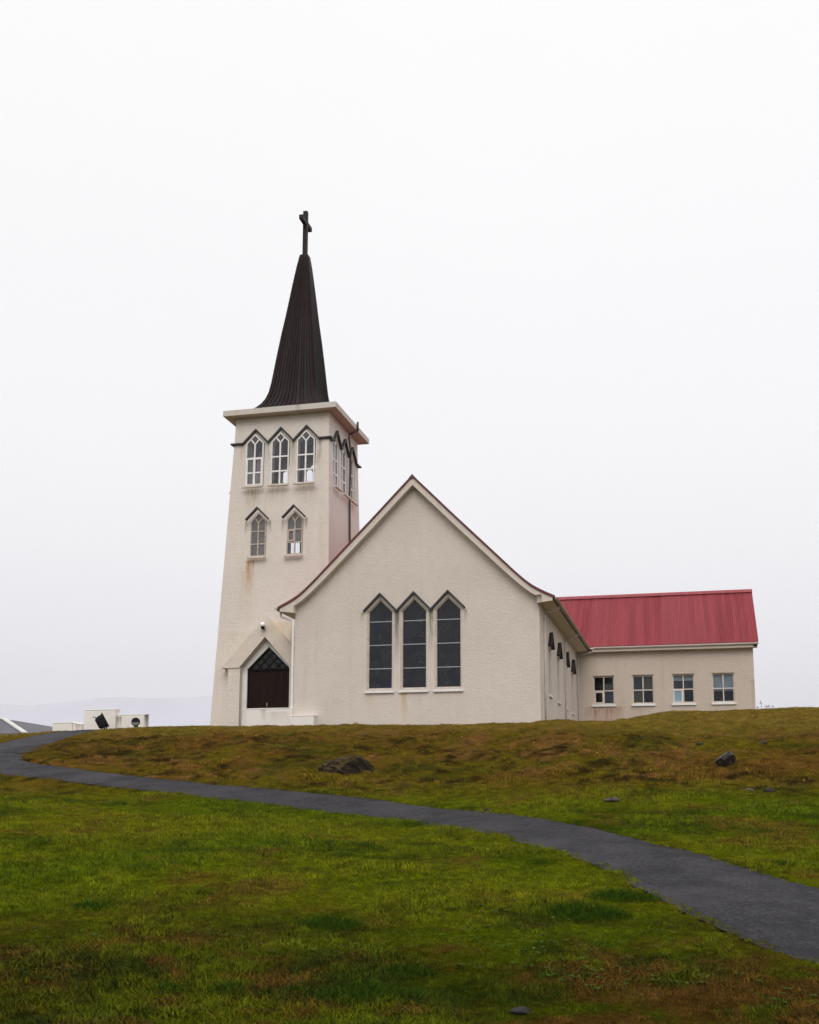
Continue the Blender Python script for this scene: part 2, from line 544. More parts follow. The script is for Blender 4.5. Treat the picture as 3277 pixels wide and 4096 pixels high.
class MB:
    """collects solids into one mesh"""
    def __init__(self):
        self.v, self.f = [], []

    def add(self, verts, faces):
        k = len(self.v)
        self.v += [tuple(v) for v in verts]
        self.f += [tuple(i + k for i in f) for f in faces]
        return self

    def box(self, a, b):
        (x0, y0, z0), (x1, y1, z1) = a, b
        return self.add([(x0, y0, z0), (x1, y0, z0), (x1, y1, z0), (x0, y1, z0), (x0, y0, z1), (x1, y0, z1), (x1, y1, z1), (x0, y1, z1)],
                        [(0, 3, 2, 1), (4, 5, 6, 7), (0, 1, 5, 4), (1, 2, 6, 5), (2, 3, 7, 6), (3, 0, 4, 7)])

    def prism(self, poly, y0, y1):
        """poly = list of (x, z), counter-clockwise seen from -Y"""
        n = len(poly)
        vs_ = [(x, y0, z) for x, z in poly] + [(x, y1, z) for x, z in poly]
        fs = [tuple(range(n)), tuple(range(2 * n - 1, n - 1, -1))]
        fs += [(i, i + n, (i + 1) % n + n, (i + 1) % n) for i in range(n)]
        return self.add(vs_, fs)

    def bar(self, p, q, w, d, up=(0, 0, 1)):
        """rectangular bar from p to q, w wide (along up x dir), d thick (along up)"""
        p, q, up = Vector(p), Vector(q), Vector(up)
        t = (q - p).normalized()
        s = t.cross(up).normalized()
        u = s.cross(t)
        vs_ = [e + s * a * w / 2 + u * b * d / 2 for e in (p, q) for a, b in ((-1, -1), (1, -1), (1, 1), (-1, 1))]
        return self.add(vs_, [(0, 1, 2, 3), (7, 6, 5, 4), (0, 4, 5, 1), (1, 5, 6, 2), (2, 6, 7, 3), (3, 7, 4, 0)])

    def tube(self, pts, r, n=10, caps=True):
        pts = [Vector(p) for p in pts]
        rings = []
        for i, p in enumerate(pts):
            t = (pts[min(i + 1, len(pts) - 1)] - pts[max(i - 1, 0)]).normalized()
            a = t.cross(Vector((0.31, 0.17, 0.93)) if abs(t.z) < 0.9 else Vector((1, 0.2, 0))).normalized()
            b = t.cross(a)
            rr = r[i] if isinstance(r, (list, tuple)) else r
            rings.append([p + (a * math.cos(2 * math.pi * k / n) + b * math.sin(2 * math.pi * k / n)) * rr for k in range(n)])
        vs_ = [v for ring in rings for v in ring]
        fs = []
        for i in range(len(pts) - 1):
            for k in range(n):
                fs.append((i * n + k, i * n + (k + 1) % n, (i + 1) * n + (k + 1) % n, (i + 1) * n + k))
        if caps:
            fs += [tuple(range(n - 1, -1, -1)), tuple((len(pts) - 1) * n + k for k in range(n))]
        return self.add(vs_, fs)

    def ring(self, outer, inner, y0, y1):
        """frame between two matching (x, z) outlines"""
        n = len(outer)
        vs_ = [(x, y, z) for y in (y0, y1) for P in (outer, inner) for x, z in P]
        o0, i0, o1, i1 = 0, n, 2 * n, 3 * n
        fs = []
        for k in range(n):
            j = (k + 1) % n
            fs += [(o0 + k, o0 + j, i0 + j, i0 + k), (o1 + j, o1 + k, i1 + k, i1 + j), (o0 + j, o0 + k, o1 + k, o1 + j), (i0 + k, i0 + j, i1 + j, i1 + k)]
        return self.add(vs_, fs)

    def lathe(self, prof, n=24, M=None):
        """prof = list of (r, h) about the z axis"""
        vs_ = [Vector((r * math.cos(2 * math.pi * k / n), r * math.sin(2 * math.pi * k / n), h)) for r, h in prof for k in range(n)]
        if M is not None:
            vs_ = [M @ v for v in vs_]
        fs = []
        for i in range(len(prof) - 1):
            for k in range(n):
                fs.append((i * n + k, i * n + (k + 1) % n, (i + 1) * n + (k + 1) % n, (i + 1) * n + k))
        fs += [tuple(range(n - 1, -1, -1)), tuple((len(prof) - 1) * n + k for k in range(n))]
        return self.add(vs_, fs)

    def build(self, name, mat, parent=None, basis=None, smooth=False):
        o = link_mesh(name, self.v, self.f, mat, smooth)
        if parent is not None:
            put(o, parent, basis)
        elif basis is not None:
            o.matrix_basis = basis
        return o


def boolean_cut(o, cutters):
    """cut every MB in cutters (world coordinates) out of o"""
    tmp = []
    for i, c in enumerate(cutters):
        k = link_mesh('cutter', c.v, c.f)
        tmp.append(k)
        md = o.modifiers.new('cut', 'BOOLEAN')
        md.operation = 'DIFFERENCE'
        md.solver = 'EXACT'
        md.object = k
    bpy.context.view_layer.update()
    dg = bpy.context.evaluated_depsgraph_get()
    me = bpy.data.meshes.new_from_object(o.evaluated_get(dg))
    o.modifiers.clear()
    old = o.data
    o.data = me
    bpy.data.meshes.remove(old)
    for k in tmp:
        km = k.data
        bpy.data.objects.remove(k)
        bpy.data.meshes.remove(km)
    return o


def pent(hw, hs, hp, b=0.0):
    return [(-hw, b), (hw, b), (hw, hs), (0, hp), (-hw, hs)]


# ------------------------------------------------------------------ terrain
TCOLS = [
    (-0.4647, [(9.5, -5.422), (12, -5.147), (16, -4.795), (20, -4.434), (25.5, -3.983), (31, -3.444), (36, -2.78), (39, -2.28), (43.5, -1.499), (47.5, -0.984), (50.5, -0.669)]),
    (-0.3561, [(9.5, -5.419), (12, -5.143), (16, -4.79), (20, -4.427), (25.5, -3.975), (31, -3.367), (36, -2.674), (38.8, -2.147), (44, -1.256), (47.3, -0.803), (50, -0.528)]),
    (-0.2843, [(9.5, -5.417), (12, -5.141), (16, -4.786), (20, -4.423), (25.8, -3.972), (33, -3.231), (35.8, -2.57), (38.5, -2.024), (42.6, -1.286), (45.6, -0.836), (49, -0.408)]),
    (-0.2255, [(9.5, -5.415), (12, -5.138), (16, -4.783), (20, -4.419), (26, -3.969), (31.7, -3.388), (34.2, -2.86), (37.5, -2.142), (42, -1.22), (45.5, -0.584), (48, -0.307)]),
    (0.0004, [(9.5, -5.409), (12, -5.13), (16, -4.772), (20.5, -4.423), (26.6, -3.946), (28.8, -3.7), (32, -3.113), (36, -2.257), (40.5, -1.28), (44.5, -0.532), (47, -0.272)]),
    (0.1445, [(9.5, -5.405), (11.5, -5.185), (14.5, -4.97), (19.3, -4.516), (23.4, -4.016), (27, -3.484), (32, -2.751), (37, -1.796), (41, -0.961), (44, -0.46), (46, -0.242)]),
    (0.2319, [(9.5, -5.402), (11.8, -5.22), (15.1, -4.955), (19.8, -4.363), (23, -4.004), (27, -3.477), (31, -2.907), (36, -1.995), (40, -1.193), (44, -0.507), (49.5, 0.493), (51.5, 0.708)]),
    (0.3577, [(9.5, -5.399), (12.1, -5.305), (16.3, -4.799), (18.5, -4.529), (22, -4.124), (26.5, -3.47), (31, -2.76), (36, -1.823), (40, -1.089), (44.5, -0.305), (51, 0.821), (53, 1.022)]),
    (0.4717, [(9.5, -5.396), (12.1, -5.326), (16.3, -4.941), (18.9, -4.54), (22.5, -4.125), (27, -3.456), (31.5, -2.734), (36.5, -1.784), (40.5, -1.041), (45, -0.251), (51, 0.772), (53, 0.971)])]
FH = np.array([math.sin(YAW), math.cos(YAW)])
RH = np.array([math.cos(YAW), -math.sin(YAW)])


def pchip(xs, ys):
    xs = np.array(xs, float)
    ys = np.array(ys, float)
    h = np.diff(xs)
    dl = np.diff(ys) / h
    m = np.zeros_like(xs)
    m[0], m[-1] = dl[0], dl[-1]
    for i in range(1, len(xs) - 1):
        if dl[i - 1] * dl[i] > 0:
            w1, w2 = 2 * h[i] + h[i - 1], h[i] + 2 * h[i - 1]
            m[i] = (w1 + w2) / (w1 / dl[i - 1] + w2 / dl[i])

    def f(x):
        x = np.clip(x, xs[0], xs[-1])
        i = np.clip(np.searchsorted(xs, x) - 1, 0, len(xs) - 2)
        t = (x - xs[i]) / h[i]
        return ((2 * t**3 - 3 * t**2 + 1) * ys[i] + (t**3 - 2 * t**2 + t) * h[i] * m[i]
                + (-2 * t**3 + 3 * t**2) * ys[i + 1] + (t**3 - t**2) * h[i] * m[i + 1])
    return f


US = np.array([c[0] for c in TCOLS])
FS = [pchip(*zip(*c[1])) for c in TCOLS]
SMAX = np.array([c[1][-1][0] for c in TCOLS])


def sstep(a, b, x):
    t = np.clip((x - a) / (b - a), 0, 1)
    return t * t * (3 - 2 * t)


def fan(x, y):
    dx, dy = np.asarray(x, float) - CAM[0], np.asarray(y, float) - CAM[1]
    s = dx * FH[0] + dy * FH[1]
    r = dx * RH[0] + dy * RH[1]
    return s, r, np.clip(r / np.maximum(s, 9.0), US[0], US[-1])


def base_z(x, y):
    s, r, u = fan(x, y)
    V = np.array([f(s) for f in FS])
    i = np.clip(np.searchsorted(US, u) - 1, 0, len(US) - 2)
    t = (u - US[i]) / (US[i + 1] - US[i])
    t = t * t * (3 - 2 * t) * 0.5 + t * 0.5
    z = np.take_along_axis(V, i[None], 0)[0] * (1 - t) + np.take_along_axis(V, (i + 1)[None], 0)[0] * t
    smax = np.interp(u, US, SMAX)
    plateau = np.interp(u, [-0.46, -0.3, -0.1, 0.14, 0.2, 0.26, 0.47], [-0.75, -0.30, -0.15, -0.12, 0.25, 0.75, 0.95])
    z = z + (plateau - z) * sstep(smax, smax + 4, s)
    z = z - np.clip(s - 58, 0, 60) * 0.055 * sstep(-0.16, -0.26, u)         # falls away behind the left end of the hill
    z = z - sstep(100, 320, s) * 16 - sstep(60, 300, np.abs(r)) * 8
    z = z - sstep(7, -60, s) * 3.0
    return z


def lattice(ix, iy, seed):
    h = (ix * 374761393 + iy * 668265263 + seed * 1442695041) & 0x7fffffff
    h = ((h ^ (h >> 13)) * 1274126177) & 0x7fffffff
    return ((h ^ (h >> 16)) & 0xffff) / 65535.0


def vnoise(x, y, scale, seed=0, octaves=4, rough=0.55):
    x, y = np.asarray(x, float), np.asarray(y, float)
    tot, amp, out = 0.0, 1.0, np.zeros_like(x)
    for o in range(octaves):
        px, py = x * scale, y * scale
        ix, iy = np.floor(px).astype(np.int64), np.floor(py).astype(np.int64)
        fx, fy = px - ix, py - iy
        fx, fy = fx * fx * (3 - 2 * fx), fy * fy * (3 - 2 * fy)
        a = lattice(ix, iy, seed + o)
        b = lattice(ix + 1, iy, seed + o)
        c = lattice(ix, iy + 1, seed + o)
        d = lattice(ix + 1, iy + 1, seed + o)
        out += amp * ((a * (1 - fx) + b * fx) * (1 - fy) + (c * (1 - fx) + d * fx) * fy)
        tot += amp
        amp *= rough
        scale *= 2.03
    return out / tot


PATH_OUT = [(18.62, -35.23), (18.34, -34.69), (17.8, -34.0), (17.31, -33.07), (16.72, -31.63), (16.23, -30.52), (15.99, -29.85), (15.54, -28.73), (15.08, -27.9), (14.58, -27.18), (13.48, -25.62), (12.22, -24.06), (10.89, -22.4), (10.02, -21.69), (8.61, -20.91), (7.11, -20.16), (5.47, -19.31), (3.95, -18.35), (2.19, -17.69), (-0.07, -16.87), (-1.93, -16.42), (-4.02, -15.76), (-5.12, -14.95), (-6.38, -13.97), (-7.71, -12.38), (-8.56, -10.77), (-8.76, -9.73), (-8.91, -8.56), (-9.02, -7.54), (-9.1, -6.6), (-9.3, -5.23), (-9.43, -4.07)]
PATH_IN = [(19.24, -30.57), (18.81, -30.22), (18.32, -29.5), (17.75, -28.63), (17.33, -27.77), (16.62, -26.84), (16.18, -26.06), (15.18, -24.39), (14.08, -23.15), (12.98, -21.97), (12.12, -20.89), (10.54, -19.25), (9.08, -18.35), (7.6, -17.78), (6.34, -17.33), (4.37, -16.69), (1.87, -16.1), (0.06, -15.6), (-2.09, -14.8), (-3.97, -13.8), (-4.85, -13.2), (-5.32, -12.64), (-5.89, -11.54), (-6.11, -10.4), (-6.24, -9.23), (-6.7, -7.56), (-6.96, -6.16), (-7.21, -4.71), (-7.25, -3.78)]
PATH_OUT = [(21.6, -41.5), (20.3, -38.6)] + PATH_OUT + [(-9.3, -3.0), (-8.7, -2.0), (-7.4, -1.2), (-5.2, -0.7)]
PATH_IN = [(25.5, -37.5), (22.0, -33.2)] + PATH_IN + [(-7.1, -3.3), (-6.7, -2.9), (-6.0, -2.6), (-5.0, -2.5)]
ANCH = [(0, 0), (3, 3), (12, 10), (23, 22), (29, 26), (len(PATH_OUT) - 1, len(PATH_IN) - 1)]


def resample(P, n):
    P = np.array(P, float)
    d = np.concatenate(([0], np.cumsum(np.hypot(*np.diff(P, axis=0).T))))
    t = np.linspace(0, d[-1], n)
    return np.stack([np.interp(t, d, P[:, 0]), np.interp(t, d, P[:, 1])], 1)


def smooth_line(P, it=3):
    for _ in range(it):
        Q = P.copy()
        Q[1:-1] = (P[:-2] + 2 * P[1:-1] + P[2:]) / 4
        P = Q
    return P


po, pi_ = [], []
for (a0, b0), (a1, b1), n in zip(ANCH[:-1], ANCH[1:], (30, 90, 180, 70, 60)):
    A, B = resample(PATH_OUT[a0:a1 + 1], n), resample(PATH_IN[b0:b1 + 1], n)
    po.append(A if not po else A[1:])
    pi_.append(B if not pi_ else B[1:])
PO, PI = smooth_line(np.concatenate(po)), smooth_line(np.concatenate(pi_))
_nw = (vnoise(PO[:, 0], PO[:, 1], 0.9, 5) - 0.5) * 0.20 + (vnoise(PO[:, 0], PO[:, 1], 4.0, 6) - 0.5) * 0.13
_nv = (vnoise(PI[:, 0], PI[:, 1], 0.9, 9) - 0.5) * 0.20 + (vnoise(PI[:, 0], PI[:, 1], 4.0, 10) - 0.5) * 0.13
_dir = (PI - PO) / np.linalg.norm(PI - PO, axis=1)[:, None]
PO, PI = PO + _dir * _nw[:, None], PI + _dir * _nv[:, None]
PPOLY = np.concatenate([PO, PI[::-1]])


def in_poly(x, y, P):
    x, y = np.asarray(x, float), np.asarray(y, float)
    ins = np.zeros(x.shape, bool)
    x0, y0 = P[-1]
    for x1, y1 in P:
        if y0 != y1:
            c = ((y1 > y) != (y0 > y)) & (x < (x0 - x1) * (y - y1) / (y0 - y1) + x1)
            ins ^= c
        x0, y0 = x1, y1
    return ins


def path_dist(x, y):
    """distance to the nearest path edge point (coarse)"""
    E_ = np.concatenate([PO[::2], PI[::2]])
    out = np.full(np.shape(x), 99.0)
    for ex, ey in E_:
        np.minimum(out, np.hypot(x - ex, y - ey), out)
    return out


def bank_mask(x, y):
    z = base_z(x, y)
    s, r, u = fan(x, y)
    return sstep(-3.5, -2.6, z) * sstep(56, 50, s)


def ground_z(x, y):
    z = base_z(x, y)
    s, r, u = fan(x, y)
    near = sstep(75, 55, s)
    bm = bank_mask(x, y)
    rough = (vnoise(x, y, 0.32, 21, 3) - 0.5) * (0.10 + 0.30 * bm * sstep(48, 44, s)) + (vnoise(x, y, 1.3, 31, 4) - 0.5) * (0.06 + 0.42 * bm * sstep(48, 43, s))
    return z + rough * near


def ground_colour(x, y):
    """turf colour: green, olive, dry patches; bank shade and foreground darkening painted in"""
    s, r, u = fan(x, y)
    z = base_z(x, y)
    n1 = vnoise(x, y, 0.16, 41, 4, 0.6)
    n2 = vnoise(x, y, 0.55, 51, 4, 0.6)
    n3 = vnoise(x, y, 1.7, 61, 4, 0.65)
    n4 = vnoise(x, y, 5.0, 71, 3, 0.6)
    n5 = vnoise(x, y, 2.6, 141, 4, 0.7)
    on_bank = sstep(-3.6, -3.0, z) * sstep(20, 26, s)
    upper = sstep(-3.35, -2.55, z)
    crest = sstep(-1.25, -0.55, z)
    near = sstep(16.0, 10.5, s)
    rgt = sstep(0.02, 0.22, u)

    def mix(c, d, f):
        return c * (1 - f[..., None]) + np.array(d) * f[..., None]
    c = np.zeros(x.shape + (3,)) + np.array([0.079, 0.120, 0.0012])
    # lawn: yellowish towards the path on the left, fresh green in the middle, dry spots
    c = mix(c, [0.140, 0.148, 0.004], np.clip(0.8 * sstep(0.38, 0.62, n1 * 0.6 + n2 * 0.4) + 0.5 * sstep(-0.12, -0.3, u) * sstep(18, 26, s), 0, 1) * 0.85)
    c = mix(c, [0.030, 0.058, 0.002], sstep(0.50, 0.66, 0.55 * vnoise(x, y, 0.45, 81, 4) + 0.45 * n3) * 0.85)
    c = mix(c, [0.132, 0.092, 0.012], sstep(0.54, 0.68, 0.5 * vnoise(x, y, 0.38, 95, 4) + 0.5 * n3) * 0.75)
    # foreground: dark green and brown mixed, vignette darkening painted into the green
    c = mix(c, [0.042, 0.054, 0.002], near * (0.50 + 0.4 * sstep(0.38, 0.60, n2)))
    c = mix(c, [0.092, 0.046, 0.010], near * sstep(0.47 - 0.04 * rgt, 0.58 - 0.03 * rgt, 0.22 * n2 + 0.28 * n3 + 0.50 * n5) * 0.9)
    c = mix(c, [0.022, 0.044, 0.002], near * sstep(0.50, 0.62, 0.5 * vnoise(x, y, 0.7, 201, 4) + 0.5 * n5) * 0.9)
    # bank
    bk = mix(np.zeros(x.shape + (3,)) + np.array([0.132, 0.112, 0.006]), [0.150, 0.080, 0.014], np.clip(upper * (0.14 + 0.92 * sstep(0.38, 0.62, 0.4 * n1 + 0.4 * n2 + 0.2 * n3)), 0, 1))
    bk = mix(bk, [0.215, 0.115, 0.034], sstep(0.50, 0.62, 0.4 * n2 + 0.6 * n3) * 0.8)
    bk = mix(bk, [0.062, 0.070, 0.004], sstep(0.52, 0.66, 0.5 * vnoise(x, y, 0.5, 221, 4) + 0.5 * n3) * 0.8)
    bk = mix(bk, [0.030, 0.019, 0.005], sstep(0.53, 0.66, 0.35 * vnoise(x, y, 0.4, 231, 3) + 0.65 * n5) * 0.92 * (1 - 0.7 * crest))  # shade of the bank's hollows, painted in as dark pockets
    bk = mix(bk, [0.205, 0.155, 0.026], crest * (0.45 + 0.5 * n3))
    low_right = sstep(0.20, 0.33, u) * sstep(26, 20, s)
    bk = mix(bk, [0.046, 0.034, 0.006], low_right * sstep(0.40, 0.62, n3) * 0.9)
    f = on_bank[..., None]
    c = c * (1 - f) + bk * f
    return c * (0.50 + 1.0 * n4)[..., None]


def axis_lines(lo, hi, step, far):
    a = list(np.arange(lo, hi + 1e-6, step))
    left, right, d = [], [], step
    x = lo
    while x > -far:
        d *= 1.28
        x -= d
        left.append(x)
    x, d = hi, step
    while x < far:
        d *= 1.28
        x += d
        right.append(x)
    return np.array(left[::-1] + a + right)


gx, gy = axis_lines(-30, 40, 0.24, 8500), axis_lines(-42, 12, 0.24, 8500)
GX, GY = np.meshgrid(gx, gy)
fx_, fy_ = GX.ravel(), GY.ravel()
GZ = ground_z(fx_, fy_)
inside = in_poly(fx_, fy_, PPOLY)
nearp = (fx_ > -12) & (fx_ < 27) & (fy_ > -43) & (fy_ < 1)
pd_ = np.full(fx_.shape, 99.0)
pd_[nearp] = path_dist(fx_[nearp], fy_[nearp])
blend = sstep(1.1, 0.25, pd_)
GZ = np.where(inside, base_z(fx_, fy_) - 0.06, GZ * (1 - blend) + (base_z(fx_, fy_) + 0.04) * blend)
nx, ny = len(gx), len(gy)
idx = np.arange(nx * ny).reshape(ny, nx)
quads = np.stack([idx[:-1, :-1], idx[:-1, 1:], idx[1:, 1:], idx[1:, :-1]], -1).reshape(-1, 4)
me = bpy.data.meshes.new('ground')
me.vertices.add(nx * ny)
me.vertices.foreach_set('co', np.stack([fx_, fy_, GZ], 1).ravel())
me.loops.add(quads.size)
me.loops.foreach_set('vertex_index', quads.ravel())
me.polygons.add(len(quads))
me.polygons.foreach_set('loop_start', np.arange(0, quads.size, 4))
me.polygons.foreach_set('use_smooth', np.ones(len(quads), bool))
me.update()
me.validate()
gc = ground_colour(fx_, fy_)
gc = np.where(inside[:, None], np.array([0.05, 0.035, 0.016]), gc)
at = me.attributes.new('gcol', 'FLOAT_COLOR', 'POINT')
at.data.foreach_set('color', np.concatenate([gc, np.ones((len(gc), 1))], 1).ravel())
me.materials.append(M_GROUND)
ground = bpy.data.objects.new('ground', me)
COL.objects.link(ground)
ground['kind'] = 'structure'

# the asphalt path, draped over the slope
NA = 13
pv, pf = [], []
for i in range(len(PO)):
    for k in range(NA):
        t = k / (NA - 1)
        x, y = PO[i] * (1 - t) + PI[i] * t
        pv.append((x, y))
pv = np.array(pv)
pz = base_z(pv[:, 0], pv[:, 1]) + 0.012 + (vnoise(pv[:, 0], pv[:, 1], 0.8, 91, 3) - 0.5) * 0.03
tt = np.tile(np.linspace(0, 1, NA), len(PO))
pz += 0.03 * (1 - (2 * tt - 1) ** 2)
for i in range(len(PO) - 1):
    for k in range(NA - 1):
        a = i * NA + k
        pf.append((a, a + 1, a + NA + 1, a + NA))
path = link_mesh('path', np.column_stack([pv, pz]), pf, M_PATH, True)
path['kind'] = 'structure'

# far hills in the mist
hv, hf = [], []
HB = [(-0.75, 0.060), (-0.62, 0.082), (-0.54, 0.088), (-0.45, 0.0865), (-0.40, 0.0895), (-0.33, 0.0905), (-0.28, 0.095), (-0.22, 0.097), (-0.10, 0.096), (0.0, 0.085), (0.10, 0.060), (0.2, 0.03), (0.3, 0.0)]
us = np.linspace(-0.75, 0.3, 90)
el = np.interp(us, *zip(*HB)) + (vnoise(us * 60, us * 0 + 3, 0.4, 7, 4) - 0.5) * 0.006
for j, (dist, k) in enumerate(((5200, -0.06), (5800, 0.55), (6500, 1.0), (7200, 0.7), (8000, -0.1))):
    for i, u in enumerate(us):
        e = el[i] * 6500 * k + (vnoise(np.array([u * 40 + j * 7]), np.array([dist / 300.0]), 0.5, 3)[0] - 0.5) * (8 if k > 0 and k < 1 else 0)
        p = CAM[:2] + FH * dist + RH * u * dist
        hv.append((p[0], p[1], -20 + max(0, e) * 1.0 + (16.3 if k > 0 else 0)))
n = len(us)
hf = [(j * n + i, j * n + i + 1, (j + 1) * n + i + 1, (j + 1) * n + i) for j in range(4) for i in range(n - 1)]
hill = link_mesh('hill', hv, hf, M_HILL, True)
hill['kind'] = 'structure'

# ------------------------------------------------------------------ the church
church = thing('church', 'cream plastered church with dark spire, pointed windows and red roofed wing', 'church', (5.5, 8.0, -0.2))

# --- roof profile of the nave: half distance from the axis -> height of the top of the sheeting
RP = [(0.0, 10.91), (0.8, 10.10), (1.7, 9.18), (2.95, 7.93), (4.05, 6.83), (4.7, 6.19), (5.25, 5.72), (5.75, 5.43), (6.22, 5.20)]
RPF = pchip(*zip(*RP))
RX = np.concatenate([np.linspace(0, 3.6, 10), np.linspace(3.8, 6.22, 14)])
RZ = RPF(RX)
AX = 5.5
NAVE_L = 24.0


def nave_outline(drop, xmax):
    xs = [x for x in RX if x < xmax - 0.02] + [xmax]
    zs = [float(RPF(x)) - drop for x in xs]
    return xs, zs


xs, zs = nave_outline(0.33, 5.5)
zs[-1] = min(zs[-1], 5.2)
poly = [(AX - 5.5, -1.3), (AX + 5.5, -1.3)] + [(AX + x, z) for x, z in list(zip(xs, zs))[::-1]] + [(AX - x, z) for x, z in list(zip(xs, zs))[1:]]
nave = MB().prism(poly, 0.0, NAVE_L).build('nave_wall', M_NAVE)
cuts = []
NAVE_WX = (3.965, 5.5, 7.03)
for wx in NAVE_WX:
    cuts.append(MB().prism([(wx + a, b) for a, b in pent(0.60, 4.86, 5.46, 1.40)], -0.3, 0.24))
SIDE_WY = (3.45, 6.75, 10.15, 13.2)
for wy in SIDE_WY:
    c = MB().prism(pent(0.46, 3.40, 3.92, 1.36), -0.3, 0.24)
    c.v = [(11.0 - y, wy + x, z) for x, y, z in c.v]
    cuts.append(c)
boolean_cut(nave, cuts)
put(nave, church)


def loft_curve(xs, ztop, zbot, y0, y1):
    """solid between two curves over xs, from y0 to y1"""
    n = len(xs)
    m = MB()
    vs_ = [(x, y, z) for y in (y0, y1) for x, z in list(zip(xs, ztop)) + list(zip(xs, zbot))]
    fs = []
    for i in range(n - 1):
        a, b = i, n + i
        fs += [(a + 1, a, b, b + 1), (a + 2 * n, a + 1 + 2 * n, b + 1 + 2 * n, b + 2 * n), (a, a + 1, a + 1 + 2 * n, a + 2 * n), (b + 1, b, b + 2 * n, b + 1 + 2 * n)]
    fs += [(0, 2 * n, 3 * n, n), (n - 1, 2 * n - 1, 4 * n - 1, 3 * n - 1)]
    return m.add(vs_, fs)


full_x = [AX - x for x in RX[::-1]] + [AX + x for x in RX[1:]]
full_z = list(RZ[::-1]) + list(RZ[1:])
fz = np.array(full_z)
# verge boards on the gable, left and right, with the boxed eave ends
for sgn in (-1, 1):
    xs_ = [AX + sgn * x for x in RX if x <= 5.45] + [AX + sgn * 5.45]
    zt = [float(RPF(abs(x - AX))) - 0.105 for x in xs_]
    zb = [float(RPF(abs(x - AX))) - 0.105 - (0.335 if abs(x - AX) < 4 else 0.335 - 0.06 * (abs(x - AX) - 4)) for x in xs_]
    if sgn < 0:
        xs_, zt, zb = xs_[::-1], zt[::-1], zb[::-1]
    loft_curve(xs_, zt, zb, -0.36, 0.02).build('verge_board', M_TRIM, church)
    ex = [AX + sgn * x for x in (5.452, 5.6, 5.75, 5.9, 6.11)]
    et = [float(RPF(abs(x - AX))) - 0.107 for x in ex]
    eb = [4.93 + 0.02 * k for k in range(5)]
    if sgn < 0:
        ex, et, eb = ex[::-1], et[::-1], eb[::-1]
    loft_curve(ex, et, eb, -0.363, NAVE_L + 0.1).build('eave_box', M_TRIM, church)
# dark verge flashing along the roof edge and the sheeting
loft_curve(full_x, fz + 0.012, fz - 0.10, -0.41, -0.30).build('verge_flashing', M_REDDARK, church)
ycor = np.arange(-0.30, NAVE_L, 0.026)
for sgn in (-1, 1):
    vs_, fs_ = [], []
    for y in ycor:
        w = 0.016 * math.sin(2 * math.pi * y / 0.104)
        for x, z in zip(RX, RZ):
            vs_.append((AX + sgn * x, y, z - 0.035 + w))
    n = len(RX)
    for j in range(len(ycor) - 1):
        for i in range(n - 1):
            q = (j * n + i, j * n + i + 1, (j + 1) * n + i + 1, (j + 1) * n + i)
            fs_.append(q if sgn > 0 else q[::-1])
    roof = link_mesh('nave_roof', vs_, fs_, M_RED, True)
    put(roof, church)
    loft_curve([AX + sgn * x for x in (RX if sgn > 0 else RX[::-1])], (RZ if sgn > 0 else RZ[::-1]) - 0.058, (RZ if sgn > 0 else RZ[::-1]) - 0.104, -0.295, NAVE_L - 0.1).build('roof_deck', M_REDDARK, church)
MB().add([(AX - 0.16, -0.42, 10.77), (AX, -0.42, 10.955), (AX + 0.16, -0.42, 10.77), (AX - 0.16, NAVE_L, 10.77), (AX, NAVE_L, 10.955), (AX + 0.16, NAVE_L, 10.77)],
         [(0, 1, 4, 3), (1, 2, 5, 4), (0, 2, 1), (3, 4, 5), (0, 3, 5, 2)]).build('ridge_cap', M_REDDARK, church)


# --- windows
def leaded_window(wx):
    """big gable window: cream frame, four panes of dark leaded glass, pale bars, sill"""
    Mx = Matrix.Translation((wx, 0.0, 0.0))
    f = MB()
    f.ring(pent(0.605, 4.862, 5.466, 1.398), pent(0.555, 4.868, 5.405, 1.45), 0.05, 0.20)
    f.ring(pent(0.553, 4.866, 5.400, 1.452), pent(0.520, 4.866, 5.372, 1.50), 0.10, 0.22)
    w = f.build('window', M_CREAM, church, Mx)
    zb = [1.495, 2.365, 3.41, 4.455]
    for i in range(4):
        z0 = zb[i] + 0.002
        if i < 3:
            P = [(-0.53, z0), (0.53, z0), (0.53, zb[i + 1] - 0.002), (-0.53, zb[i + 1] - 0.002)]
        else:
            P = [(-0.53, z0), (0.53, z0), (0.53, 4.862), (0, 5.375), (-0.53, 4.862)]
        MB().prism(P, 0.165, 0.175).build('pane', M_STAINED, w)
        if i:
            MB().box((-0.521, 0.148, zb[i] - 0.016), (0.521, 0.180, zb[i] + 0.016)).build('glazing_bar', M_BAR, w)
    s = MB().prism([(-0.66, 1.275), (0.66, 1.275), (0.66, 1.365), (-0.66, 1.365)], -0.10, 0.03)
    s.build('sill', M_WHITE, w)
    MB().box((-0.60, 0.02, 1.366), (0.60, 0.10, 1.40)).build('sill_step', M_CREAM, w)
    return w


for wx in NAVE_WX:
    leaded_window(wx)


